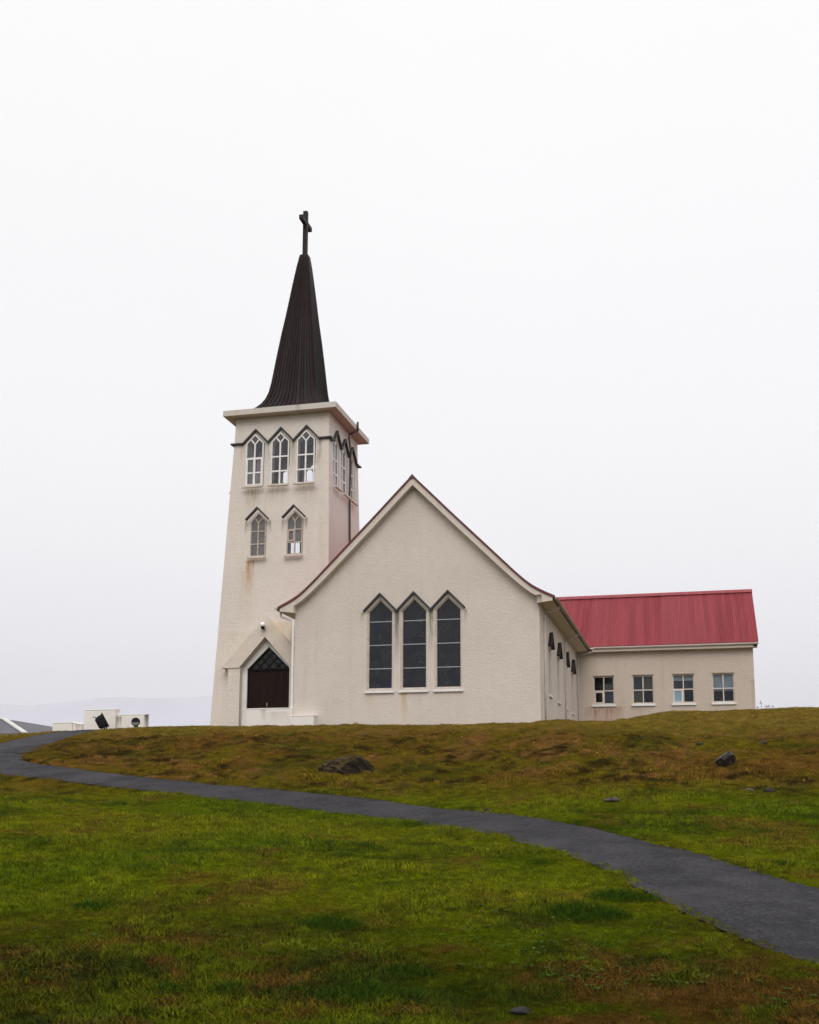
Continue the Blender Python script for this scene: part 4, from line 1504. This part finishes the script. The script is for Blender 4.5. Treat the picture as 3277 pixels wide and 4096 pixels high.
# ------------------------------------------------------------------ low white walls
def low_wall(name, label, x0, x1, y0, y1, z0, z1, zr=None, group=None):
    t = thing(name, label, 'wall', ((x0 + x1) / 2, (y0 + y1) / 2, z0), group)
    zr = z1 if zr is None else zr
    body = MB().add([(x0, y0, z0), (x1, y0, z0), (x1, y1, z0), (x0, y1, z0), (x0, y0, z1 - 0.04), (x1, y0, zr - 0.04), (x1, y1, zr - 0.04), (x0, y1, z1 - 0.04)],
                    [(0, 3, 2, 1), (4, 5, 6, 7)] + BOXF)
    b = body.build('wall_body', M_WHITEWALL, t)
    md = b.modifiers.new('bevel', 'BEVEL')
    md.width = 0.03
    md.segments = 2
    e = 0.012
    c = MB().add([(x0 - e, y0 - e, z1 - 0.037), (x1 + e, y0 - e, zr - 0.037), (x1 + e, y1 + e, zr - 0.037), (x0 - e, y1 + e, z1 - 0.037),
                  (x0 - e, y0 - e, z1 - 0.0), (x1 + e, y0 - e, zr - 0.0), (x1 + e, y1 + e, zr + 0.025), (x0 - e, y1 + e, z1 + 0.025)],
                 [(0, 3, 2, 1), (4, 5, 6, 7)] + BOXF)
    c = c.build('coping', M_CAP, t)
    md = c.modifiers.new('bevel', 'BEVEL')
    md.width = 0.012
    md.segments = 2
    return t


low_wall('parapet_wall', 'low white parapet wall in front of the dark church door', -2.20, -0.005, -0.17, 0.06, -0.9, 0.70)
low_wall('parapet_wall', 'lowest white wall stub against the foot of the church gable', 0.01, 1.11, -0.46, -0.006, -0.9, 0.335)
low_wall('boundary_wall', 'taller white wall block behind the black tilted floodlight', -10.78, -9.10, 0.78, 1.15, -1.1, 0.885)
low_wall('boundary_wall', 'white wall block behind the round lamp, nearest the tower', -9.095, -7.58, 0.86, 1.15, -1.1, 0.635)
low_wall('boundary_wall', 'lowest white wall left of the taller block, beside the grey roof', -12.3, -11.25, 0.60, 0.95, -1.1, 0.285)
low_wall('boundary_wall', 'short sloping white wall link stained dark beside the taller block', -11.245, -10.785, 0.64, 0.95, -1.1, 0.28, 0.20)

# ------------------------------------------------------------------ lamps
t = thing('wall_lamp', 'white globe lamp with black holder above the church door', 'lamp', (-2.24, 1.98, 4.8))
gl = MB()
prof = [(0.126 * math.sin(math.pi * k / 16), -0.126 * math.cos(math.pi * k / 16)) for k in range(1, 16)]
gl.lathe(prof, 24, Matrix.Translation((-2.24, 1.76, 4.81))).build('globe', M_OPAL, t, smooth=True)
h = MB().lathe([(0.105, 0.0), (0.10, -0.03), (0.07, -0.09), (0.05, -0.13)], 20, Matrix.Translation((-2.24, 1.76, 4.715)))
h.build('lamp_holder', M_BLACK, t)
MB().tube([(-2.24, 1.76, 4.62), (-2.22, 1.88, 4.60), (-2.22, 1.985, 4.62)], 0.028, 8).build('bracket', M_BLACK, t)

gz_f = float(ground_z(np.array([-9.25]), np.array([-0.37]))[0]) + 0.07
t = thing('floodlight', 'big black floodlight tilted up at the church, on a stubby stand', 'floodlight', (-9.2, -0.2, gz_f))
beam = Vector((RH[0] * 0.86 - 0.1, RH[1] * 0.86 + 0.18, 0.47)).normalized()
sidev = beam.cross(Vector((0, 0, 1))).normalized()
upv = sidev.cross(beam)
cen = Vector((-9.17, -0.2, gz_f + 0.47))
Mb = Matrix(((sidev.x, upv.x, beam.x, cen.x), (sidev.y, upv.y, beam.y, cen.y), (sidev.z, upv.z, beam.z, cen.z), (0, 0, 0, 1)))


def rounded_rect(w, h, r, n=5):
    out = []
    for cx0, cy0, a0 in ((w - r, h - r, 0), (-w + r, h - r, 90), (-w + r, -h + r, 180), (w - r, -h + r, 270)):
        for k in range(n):
            a = math.radians(a0 + 90 * k / (n - 1))
            out.append((cx0 + r * math.cos(a), cy0 + r * math.sin(a)))
    return out


hs_ = MB()
rings = [(0.16, 0.20, -0.34), (0.23, 0.265, -0.28), (0.25, 0.30, -0.12), (0.255, 0.31, 0.04)]
nn_ = 20
vs_ = [Mb @ Vector((x, y, z)) for w_, h_, z in rings for x, y in rounded_rect(w_, h_, min(w_, h_) * 0.45)]
fs = [(i * nn_ + k, i * nn_ + (k + 1) % nn_, (i + 1) * nn_ + (k + 1) % nn_, (i + 1) * nn_ + k) for i in range(3) for k in range(nn_)]
fs += [tuple(range(nn_ - 1, -1, -1)), tuple(3 * nn_ + k for k in range(nn_))]
hs_.add(vs_, fs).build('housing', M_BLACK, t, smooth=False)
fr_ = MB()
R1 = rounded_rect(0.29, 0.345, 0.06)
vs_ = [Mb @ Vector((x, y, z)) for z in (0.042, 0.105) for x, y in R1]
fr_.add(vs_, [tuple(range(nn_ - 1, -1, -1)), tuple(nn_ + k for k in range(nn_))] + [(k, (k + 1) % nn_, nn_ + (k + 1) % nn_, nn_ + k) for k in range(nn_)]).build('front_frame', M_BLACK, t)
gl_ = MB().add([Mb @ Vector((x, y, 0.108)) for x, y in rounded_rect(0.25, 0.30, 0.05)], [tuple(range(nn_))]).build('lens', M_GREYLENS, t)
for s in (-1, 1):
    y_ = MB().tube([cen + sidev * s * 0.29, cen + sidev * s * 0.30 - Vector((0, 0, 0.3)) + beam * 0.04, Vector((cen.x, cen.y, gz_f)) + sidev * s * 0.22 + Vector((0.16 if s > 0 else -0.02, 0, -0.06))], 0.028, 6)
    y_.build('yoke_arm', M_BLACK, t)
lg = MB()
lg.bar(Vector((cen.x - 0.10, cen.y, gz_f - 0.22)), Vector((cen.x - 0.07, cen.y, gz_f + 0.25)), 0.05, 0.05)
lg.build('leg', M_BLACK, t)
lg = MB()
lg.bar(Vector((cen.x + 0.20, cen.y - 0.05, gz_f - 0.22)), Vector((cen.x + 0.18, cen.y - 0.02, gz_f + 0.22)), 0.06, 0.05)
lg.build('leg', M_BLACK, t)
MB().tube([Mb @ Vector((0, 0.26, -0.24)), Mb @ Vector((0, 0.33, -0.26)), Mb @ Vector((0, 0.35, -0.33)), Mb @ Vector((0, 0.40, -0.335))], 0.02, 6).build('catch', M_BLACK, t)

gz_r = float(ground_z(np.array([-7.68]), np.array([0.0]))[0]) + 0.22
t = thing('round_lamp', 'small round dark lamp with grey lower half beside the white wall', 'lamp', (-7.65, 0.05, gz_r))
Mr = Matrix.Translation((-7.65, 0.0, gz_r + 0.235)) @ Matrix.Rotation(math.radians(20), 4, 'Z') @ Matrix.Rotation(math.radians(90), 4, 'X')
MB().lathe([(0.15, -0.10), (0.19, -0.05), (0.20, 0.0), (0.20, 0.055), (0.185, 0.075), (0.17, 0.078)], 28, Mr).build('housing', M_BLACK, t)
half = [(0.165 * math.cos(math.radians(a)), 0.165 * math.sin(math.radians(a))) for a in np.linspace(185, 355, 14)]
MB().add([Mr @ Vector((x, y, z)) for z in (0.08, 0.092) for x, y in half], [tuple(range(14)), tuple(range(27, 13, -1))] + [(k, (k + 1) % 14, 14 + (k + 1) % 14, 14 + k) for k in range(14)]).build('lens', M_GREYLENS, t)
half = [(0.175 * math.cos(math.radians(a)), 0.175 * math.sin(math.radians(a)) + 0.01) for a in np.linspace(-2, 182, 14)]
MB().add([Mr @ Vector((x, y, z)) for z in (0.08, 0.12) for x, y in half], [tuple(range(14)), tuple(range(27, 13, -1))] + [(k, (k + 1) % 14, 14 + (k + 1) % 14, 14 + k) for k in range(14)]).build('hood', M_BLACK, t)
MB().box((-7.72, -0.03, gz_r - 0.42), (-7.58, 0.10, gz_r + 0.06)).build('stand', M_STALK, t)

# ------------------------------------------------------------------ house beyond the hill
A_ = Vector((-33.6, 28.5, 2.95))
rd = Vector((-0.109, 0.994, 0)).normalized()
nd = Vector((rd.y, -rd.x, 0))
EVZ, HWD = 1.60, 3.6
house = thing('house', 'grey hip roofed house far left, half hidden behind the hill', 'house', tuple(A_ + rd * 5 - Vector((0, 0, 5.5))))
B_ = A_ + rd * 10
c1, c2 = A_ - rd * HWD + nd * HWD, A_ - rd * HWD - nd * HWD
c3, c4 = B_ + rd * HWD - nd * HWD, B_ + rd * HWD + nd * HWD
for c in (c1, c2, c3, c4):
    c.z = EVZ
dz = Vector((0, 0, -0.16))
vs_ = [A_, B_, c1, c2, c3, c4] + [v + dz for v in (A_, B_, c1, c2, c3, c4)]
fs = [(0, 3, 2), (0, 2, 5, 1), (1, 5, 4), (1, 4, 3, 0), (6, 8, 9), (6, 7, 11, 8), (7, 10, 11), (7, 6, 9, 10), (2, 3, 9, 8), (5, 2, 8, 11), (4, 5, 11, 10), (3, 4, 10, 9)]
hr = MB().add(vs_, fs).build('roof', M_HOUSEROOF, house)
for a, b in ((A_, c1), (A_, c2), (B_, c3), (B_, c4)):
    m = MB()
    m.bar(a + Vector((0, 0, 0.04)), b + Vector((0, 0, 0.04)), 0.42, 0.08)
    m.build('hip_cap', M_HOUSEWALL, hr)
w0 = [c + (Vector((A_.x + rd.x * 5, A_.y + rd.y * 5, EVZ)) - c).normalized() * 0.6 for c in (c1, c2, c3, c4)]
vs_ = [Vector((v.x, v.y, EVZ - 0.1)) for v in w0] + [Vector((v.x, v.y, EVZ - 4.6)) for v in w0]
MB().add(vs_, [(0, 3, 2, 1), (4, 5, 6, 7), (0, 1, 5, 4), (1, 2, 6, 5), (2, 3, 7, 6), (3, 0, 4, 7)]).build('wall', M_HOUSEWALL, house)
for k in range(3):
    e = (w0[1] - w0[0]).normalized()
    p = w0[0] + e * (0.9 + 2.6 * k)
    m = MB()
    m.bar(p - rd * 0.03 + Vector((0, 0, -0.9)), p + e * 2.0 - rd * 0.03 + Vector((0, 0, -0.9)), 0.10, 1.3)
    m.build('window', M_DARK, house)


# ------------------------------------------------------------------ rocks
def rock(name, label, mat, loc, size, seed, sink=0.25, rot=0.0, sub=4, rough=0.28, flat=None):
    import bmesh
    bm = bmesh.new()
    bmesh.ops.create_icosphere(bm, subdivisions=sub, radius=1.0)
    r = np.random.default_rng(seed)
    planes = [(Vector(r.normal(size=3)).normalized(), 0.62 + 0.25 * r.random()) for _ in range(9)]
    if flat:
        planes.append((Vector(flat).normalized(), 0.45))
    for v in bm.verts:
        p = v.co.copy()
        for n_, d_ in planes:
            k = p.dot(n_) - d_
            if k > 0:
                p -= n_ * k * 0.85
        q = p.normalized()
        k = vnoise(np.array([q.x * 2 + q.z * 1.3 + seed]), np.array([q.y * 2 + q.z * 0.7]), 1.4, seed, 5, 0.6)[0] - 0.5
        p *= 1 + k * rough
        v.co = Vector((p.x * size[0] / 2, p.y * size[1] / 2, p.z * size[2] / 2))
    me_ = bpy.data.meshes.new(name)
    bm.to_mesh(me_)
    bm.free()
    me_.materials.append(mat)
    o = bpy.data.objects.new(name, me_)
    COL.objects.link(o)
    gz = float(ground_z(np.array([loc[0]]), np.array([loc[1]]))[0])
    o.location = (loc[0], loc[1], gz + size[2] * (0.5 - sink))
    o.rotation_euler = (0, 0, math.radians(rot))
    return tag(o, label, 'rock')


rock('boulder', 'large mossy dark boulder on the grass bank below the gable', M_MOSSROCK, (6.75, -14.1), (1.85, 1.4, 0.98), 4, 0.42, 20, 5, 0.5)
rock('boulder', 'small dark boulder with pale grey top on the bank below the wing', M_GREYROCK, (18.05, -13.0), (0.66, 0.56, 0.60), 12, 0.22, -20, 4, 0.25, (-0.55, -0.25, 0.75))
rock('stone', 'flat pale grey stone in the grass just above the path bend', M_PALEROCK, (15.27, -20.4), (0.38, 0.26, 0.16), 21, 0.30, 10)
rock('stone', 'long narrow pale stone lying right of and below the small boulder', M_PALEROCK, (18.5, -17.75), (0.46, 0.18, 0.16), 31, 0.42, -20)
rock('stone', 'dark end stone touching the long narrow pale stone', M_SLATEROCK, (18.95, -17.95), (0.34, 0.2, 0.16), 33, 0.5, -20)
rock('stone', 'small pale stone above and left of the small boulder', M_PALEROCK, (17.39, -7.6), (0.26, 0.2, 0.14), 41, 0.35, 0)
rock('stone', 'small pale stone above and right of the small boulder', M_PALEROCK, (19.42, -7.6), (0.30, 0.2, 0.14), 51, 0.35, 30)
rock('stone', 'wide flat pale stone at the right edge near the top of the bank', M_PALEROCK, (20.6, -7.0), (0.70, 0.3, 0.15), 61, 0.3, 10)
rock('stone', 'dark slate stone lying in the foreground grass at the bottom edge', M_SLATEROCK, (15.70, -37.75), (0.20, 0.16, 0.07), 71, 0.25, 15)
rock('stone', 'small dark stone at the upper edge of the path', M_SLATEROCK, (12.5, -21.3), (0.28, 0.18, 0.14), 81, 0.3, 0)
rock('stone', 'tiny white stone just right of the mossy boulder', M_PALEROCK, (7.75, -14.0), (0.20, 0.12, 0.12), 91, 0.3, -30)
gzd = float(base_z(np.array([-6.05]), np.array([-11.4]))[0])
pm = MB()  # thin dark patch laid on the path surface
ang = np.linspace(0, 2 * math.pi, 15)[:-1]
pts_ = [(-6.0 + math.cos(a) * 0.32 * (0.8 + 0.3 * RNG.random()), -11.35 + math.sin(a) * 0.40 * (0.8 + 0.3 * RNG.random())) for a in ang]
pz_ = [float(base_z(np.array([a]), np.array([b]))[0]) + 0.05 for a, b in pts_]
pm.add([(a, b, z) for (a, b), z in zip(pts_, pz_)] + [(a, b, z - 0.08) for (a, b), z in zip(pts_, pz_)],
       [tuple(range(14))] + [(k, k + 14, (k + 1) % 14 + 14, (k + 1) % 14) for k in range(14)])
tag(pm.build('path_patch', M_SLATEROCK), 'small dark flat patch on the path at its bend', 'soil')

# ------------------------------------------------------------------ grass
def tuft_mesh(name, blades, radius, hmin, hmax, width, seed, lean=0.5, mat=None, segs=2, mound=0.0):
    r = np.random.default_rng(seed)
    vs_, fs, vary = [], [], []
    for b in range(blades):
        a, d = r.random() * 2 * math.pi, radius * math.sqrt(r.random())
        x0, y0 = d * math.cos(a), d * math.sin(a)
        h = (hmin + (hmax - hmin) * r.random()) * (1 - mound * (d / radius) ** 2)
        la = r.random() * 2 * math.pi
        ln = lean * h * (0.3 + r.random())
        w = width * (0.7 + 0.6 * r.random())
        ta = r.random() * math.pi
        tx, ty = math.cos(ta) * w / 2, math.sin(ta) * w / 2
        k = len(vs_)
        val = r.random()
        for j in range(segs + 1):
            t_ = j / segs
            cx0 = x0 + math.cos(la) * ln * t_ * t_
            cy0 = y0 + math.sin(la) * ln * t_ * t_
            cz = h * t_ * (1 - 0.25 * t_ * lean)
            if j < segs:
                f_ = 1 - 0.45 * t_
                vs_ += [(cx0 - tx * f_, cy0 - ty * f_, cz - 0.01 * (j == 0)), (cx0 + tx * f_, cy0 + ty * f_, cz - 0.01 * (j == 0))]
                vary += [val, val]
            else:
                vs_.append((cx0, cy0, cz))
                vary.append(val)
        for j in range(segs - 1):
            fs.append((k + 2 * j, k + 2 * j + 1, k + 2 * j + 3, k + 2 * j + 2))
        fs.append((k + 2 * segs - 2, k + 2 * segs - 1, k + 2 * segs))
    me_ = bpy.data.meshes.new(name)
    me_.from_pydata(vs_, [], fs)
    at_ = me_.attributes.new('vary', 'FLOAT', 'POINT')
    at_.data.foreach_set('value', vary)
    me_.materials.append(mat or M_BLADE)
    me_.update()
    return me_


blade_col = bpy.data.collections.new('blade_kinds')
for k, (nb, rad, h0, h1, wd, ln) in enumerate(((26, 0.080, 0.022, 0.060, 0.007, 0.9), (26, 0.075, 0.030, 0.080, 0.0065, 0.8), (20, 0.085, 0.015, 0.045, 0.008, 1.3), (24, 0.055, 0.040, 0.100, 0.0065, 0.8))):
    ob = bpy.data.objects.new('blade_kind_%d' % k, tuft_mesh('blade_kind', nb, rad, h0, h1, wd, 100 + k, ln))
    blade_col.objects.link(ob)

# points: denser near the camera
bands = [(7.0, 11, 360), (11, 16, 270), (16, 23, 185), (23, 33, 120), (33, 44, 85), (44, 56, 50)]
pxs, pys, psc = [], [], []
for s0, s1, den in bands:
    area = 0.5 * 1.18 * (s1 * s1 - s0 * s0)
    n = int(area * den)
    s = np.sqrt(RNG.random(n) * (s1 * s1 - s0 * s0) + s0 * s0)
    u = RNG.random(n) * 1.18 - 0.52
    pxs.append(CAM[0] + FH[0] * s + RH[0] * u * s)
    pys.append(CAM[1] + FH[1] * s + RH[1] * u * s)
    psc.append(np.clip(0.80 + (s - 9) * 0.014, 0.80, 1.35))
px_, py_, sc_ = map(np.concatenate, (pxs, pys, psc))
foot = ((px_ > -0.1) & (px_ < 11.1) & (py_ > -0.05)) | ((px_ > -5.2) & (px_ < 0.9) & (py_ > 1.9)) | ((px_ > 11) & (px_ < 20.6) & (py_ > 15.7))
pd0 = path_dist(px_, py_)
keep = (~in_poly(px_, py_, PPOLY) | ((pd0 < 0.16) & (RNG.random(len(px_)) < 0.55))) & ~foot
px_, py_, sc_ = px_[keep], py_[keep], sc_[keep]
pd2 = path_dist(px_, py_)
gzp = ground_z(px_, py_)
bl = sstep(1.1, 0.25, pd2)
gzp = gzp * (1 - bl) + (base_z(px_, py_) + 0.04) * bl
sc_ = sc_ * (0.62 + 0.38 * sstep(0.05, 0.7, pd2))
sc_ = sc_ * (1 + 0.45 * sstep(0.60, 0.74, vnoise(px_, py_, 1.9, 171, 3)))
sc_ = sc_ * (1 - 0.38 * sstep(-2.2, -0.8, base_z(px_, py_)))
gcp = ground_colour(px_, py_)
tall = vnoise(px_, py_, 0.8, 131, 4)
sc_ = sc_ * (0.50 + 1.0 * sstep(0.30, 0.72, tall)) * (0.75 + 0.5 * RNG.random(len(sc_)))
gcp = gcp * (0.6 + 0.8 * RNG.random(len(gcp)))[:, None]
gm = bpy.data.meshes.new('grass')
gm.vertices.add(len(px_))
gm.vertices.foreach_set('co', np.stack([px_, py_, gzp], 1).ravel())
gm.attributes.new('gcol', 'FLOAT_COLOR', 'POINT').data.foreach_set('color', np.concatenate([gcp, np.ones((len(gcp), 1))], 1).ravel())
gm.attributes.new('scl', 'FLOAT', 'POINT').data.foreach_set('value', sc_)
rot = np.stack([RNG.normal(0, 0.12, len(px_)), RNG.normal(0, 0.12, len(px_)), RNG.random(len(px_)) * 6.283], 1)
gm.attributes.new('rot', 'FLOAT_VECTOR', 'POINT').data.foreach_set('vector', rot.ravel())
lush_i = (gcp[:, 1] > gcp[:, 0] * 1.1)
var = np.where(lush_i, RNG.choice([0, 1, 3], len(px_), p=[0.35, 0.35, 0.30]), RNG.choice([0, 2, 1], len(px_), p=[0.4, 0.45, 0.15]))
gm.attributes.new('var', 'INT', 'POINT').data.foreach_set('value', var.astype(np.int32))
gm.materials.append(M_BLADE)
grass = bpy.data.objects.new('grass', gm)
COL.objects.link(grass)
grass['kind'] = 'stuff'
grass['label'] = 'short mown grass, green on the lawn and dry brown on the bank'
ng = bpy.data.node_groups.new('scatter_blades', 'GeometryNodeTree')
ng.interface.new_socket('Geometry', in_out='INPUT', socket_type='NodeSocketGeometry')
ng.interface.new_socket('Geometry', in_out='OUTPUT', socket_type='NodeSocketGeometry')
gi, go = ng.nodes.new('NodeGroupInput'), ng.nodes.new('NodeGroupOutput')
ci = ng.nodes.new('GeometryNodeCollectionInfo')
ci.inputs['Collection'].default_value = blade_col
ci.inputs['Separate Children'].default_value = True
ci.inputs['Reset Children'].default_value = True
ip = ng.nodes.new('GeometryNodeInstanceOnPoints')
ip.inputs['Pick Instance'].default_value = True


def named(nm, ty):
    n_ = ng.nodes.new('GeometryNodeInputNamedAttribute')
    n_.data_type = ty
    n_.inputs['Name'].default_value = nm
    return n_.outputs['Attribute']


e2r = ng.nodes.new('FunctionNodeEulerToRotation')
ng.links.new(named('rot', 'FLOAT_VECTOR'), e2r.inputs[0])
ng.links.new(gi.outputs[0], ip.inputs['Points'])
ng.links.new(ci.outputs[0], ip.inputs['Instance'])
ng.links.new(named('var', 'INT'), ip.inputs['Instance Index'])
ng.links.new(e2r.outputs[0], ip.inputs['Rotation'])
ng.links.new(named('scl', 'FLOAT'), ip.inputs['Scale'])
ng.links.new(ip.outputs[0], go.inputs[0])
grass.modifiers.new('scatter', 'NODES').node_group = ng


def gz1(x, y):
    return float(ground_z(np.array([x]), np.array([y]))[0])


# taller dark tufts that stand out from the lawn
TUFTS = [
    ((13.04, -34.71), 0.42, 0.20, 420, 'dark grass tuft in the middle of the foreground lawn'),
    ((9.9, -34.49), 0.30, 0.17, 240, 'small dark grass tuft alone at the far left of the lawn'),
    ((12.55, -37.83), 0.28, 0.17, 260, 'dark grass tuft low in the foreground, left of two neighbours'),
    ((13.13, -37.76), 0.30, 0.17, 280, 'dark grass tuft low in the foreground, between two others'),
    ((14.36, -37.62), 0.50, 0.20, 520, 'widest dark grass tuft at the bottom of the picture'),
    ((15.76, -33.11), 0.62, 0.24, 700, 'large dark grass tuft on the lawn, second nearest the path edge'),
    ((16.14, -31.75), 0.55, 0.22, 560, 'large dark grass tuft right at the lower path edge'),
    ((18.4, -28.6), 0.42, 0.2, 380, 'dark grass tuft above the path near the right edge'),
    ((14.48, -36.69), 0.26, 0.15, 200, 'small dark grass tuft just above the widest bottom tuft'),
]
for i, ((x, y), rad, hgt, nb, lab) in enumerate(TUFTS):
    me_ = tuft_mesh('grass_tuft', int(nb * 1.6), rad, hgt * 0.6, hgt * 1.25, 0.008, 300 + i, 0.85, M_TUFT, 3, 0.7)
    o = bpy.data.objects.new('grass_tuft', me_)
    o.location = (x, y, gz1(x, y) - 0.01)
    o.scale = (1, 0.7, 1)
    COL.objects.link(o)
    tag(o, lab, 'grass', 'dark grass tufts')

# broad leaved weeds spread through the lawn and along the path edges: a ground cover
r = np.random.default_rng(77)
wv, wf = [], []
spots = [((15.6, -35.6), 0.5, 34), ((16.7, -34.2), 0.5, 40), ((16.3, -36.6), 0.35, 26), ((12.0, -35.6), 0.3, 20), ((13.6, -36.2), 0.4, 22), ((11.4, -37.6), 0.3, 18), ((14.4, -33.3), 0.5, 26),
         ((12.6, -31.0), 0.6, 24), ((12.4, -29.5), 0.5, 22), ((17.3, -36.2), 0.4, 24), ((14.9, -35.3), 0.5, 26), ((10.6, -36.2), 0.4, 18), ((17.6, -29.3), 0.6, 30), ((8.6, -33.6), 0.5, 16), ((14.6, -31.4), 0.5, 20)]
for (cx0, cy0), rad, n_ in spots:
    for _ in range(n_):
        x, y = cx0 + r.normal(0, rad), cy0 + r.normal(0, rad * 0.8)
        if in_poly(np.array([x]), np.array([y]), PPOLY)[0]:
            continue
        z = gz1(x, y) + 0.025 + 0.03 * r.random()
        L_ = 0.026 + 0.034 * r.random()
        a = r.random() * 6.283
        for q in range(3):
            b = a + q * 2.1 + r.normal(0, 0.2)
            ca, sa = math.cos(b), math.sin(b)
            tl = 0.2 + 0.5 * r.random()
            k = len(wv)
            wv += [(x, y, z), (x + (ca * 0.55 - sa * 0.42) * L_, y + (sa * 0.55 + ca * 0.42) * L_, z + L_ * tl * 0.5), (x + ca * 1.1 * L_, y + sa * 1.1 * L_, z + L_ * tl * 0.6), (x + (ca * 0.55 + sa * 0.42) * L_, y + (sa * 0.55 - ca * 0.42) * L_, z + L_ * tl * 0.5)]
            wf.append((k, k + 1, k + 2, k + 3))
gcv = link_mesh('ground_cover', wv, wf, M_LEAF)
gcv['kind'] = 'stuff'
gcv['label'] = 'small pale green leaves of weeds spread through the lawn'

# a few yellow flowers on the bank
fv, ff = [], []
for x, y in ((-2.1, -10.2), (1.4, -9.0), (1.8, -8.9), (2.1, -9.1), (-0.9, -7.0), (16.0, -15.2), (19.9, -16.4), (9.3, -8.4), (12.0, -9.6), (8.6, -13.3), (3.0, -5.4), (14.2, -11.0)):
    z = gz1(x, y) + 0.08
    k = len(fv)
    fv += [(x, y, z + 0.02)] + [(x + 0.028 * math.cos(a), y + 0.028 * math.sin(a), z) for a in np.linspace(0, 6.283, 9)[:-1]]
    ff += [(k, k + 1 + i, k + 1 + (i + 1) % 8) for i in range(8)]
fl = link_mesh('flower_scatter', fv, ff, M_FLOWER)
fl['kind'] = 'stuff'
fl['label'] = 'tiny yellow flowers dotted over the grass bank'

# dry stalks on the skyline right of the wing
zt = gz1(20.3, 7.9)
t = thing('weed_stalk', 'dry weed stalks on the skyline beside the corner of the wing', 'plant', (20.3, 7.9, zt))
for dx, h_, ln in ((0.0, 0.42, 0.03), (0.22, 0.20, 0.05), (0.35, 0.22, -0.04), (0.5, 0.18, 0.05), (-0.1, 0.14, -0.1)):
    m = MB().tube([(20.3 + dx, 7.9, zt - 0.03), (20.3 + dx + ln, 7.9, zt + h_ * 0.6), (20.3 + dx + ln * 0.4, 7.9, zt + h_)], [0.012, 0.009, 0.006], 5)
    for q in range(4):
        m.lathe([(0.004, -0.02), (0.026, 0.0), (0.004, 0.02)], 6, Matrix.Translation((20.3 + dx + ln * 0.4 + r.normal(0, 0.03), 7.9 + r.normal(0, 0.03), zt + h_ * (0.55 + 0.45 * r.random()))))
    m.build('stalk', M_STALK, t)

# ------------------------------------------------------------------ the misty air
hz = MB().box((CAM[0] - 13000, CAM[1] - 13000, -60), (CAM[0] + 13000, CAM[1] + 13000, 680)).build('haze', None)
hz['kind'] = 'stuff'
hz['label'] = 'thin even mist over the whole place'
hm = bpy.data.materials.new('mist')
hm.use_nodes = True
hm.node_tree.nodes.clear()
ho = hm.node_tree.nodes.new('ShaderNodeOutputMaterial')
pvn = hm.node_tree.nodes.new('ShaderNodeVolumePrincipled')
pvn.inputs['Color'].default_value = (0.955, 0.945, 1.0, 1)
pvn.inputs['Density'].default_value = 0.00013
pvn.inputs['Anisotropy'].default_value = 0.0
hm.node_tree.links.new(pvn.outputs[0], ho.inputs['Volume'])
hz.data.materials.append(hm)
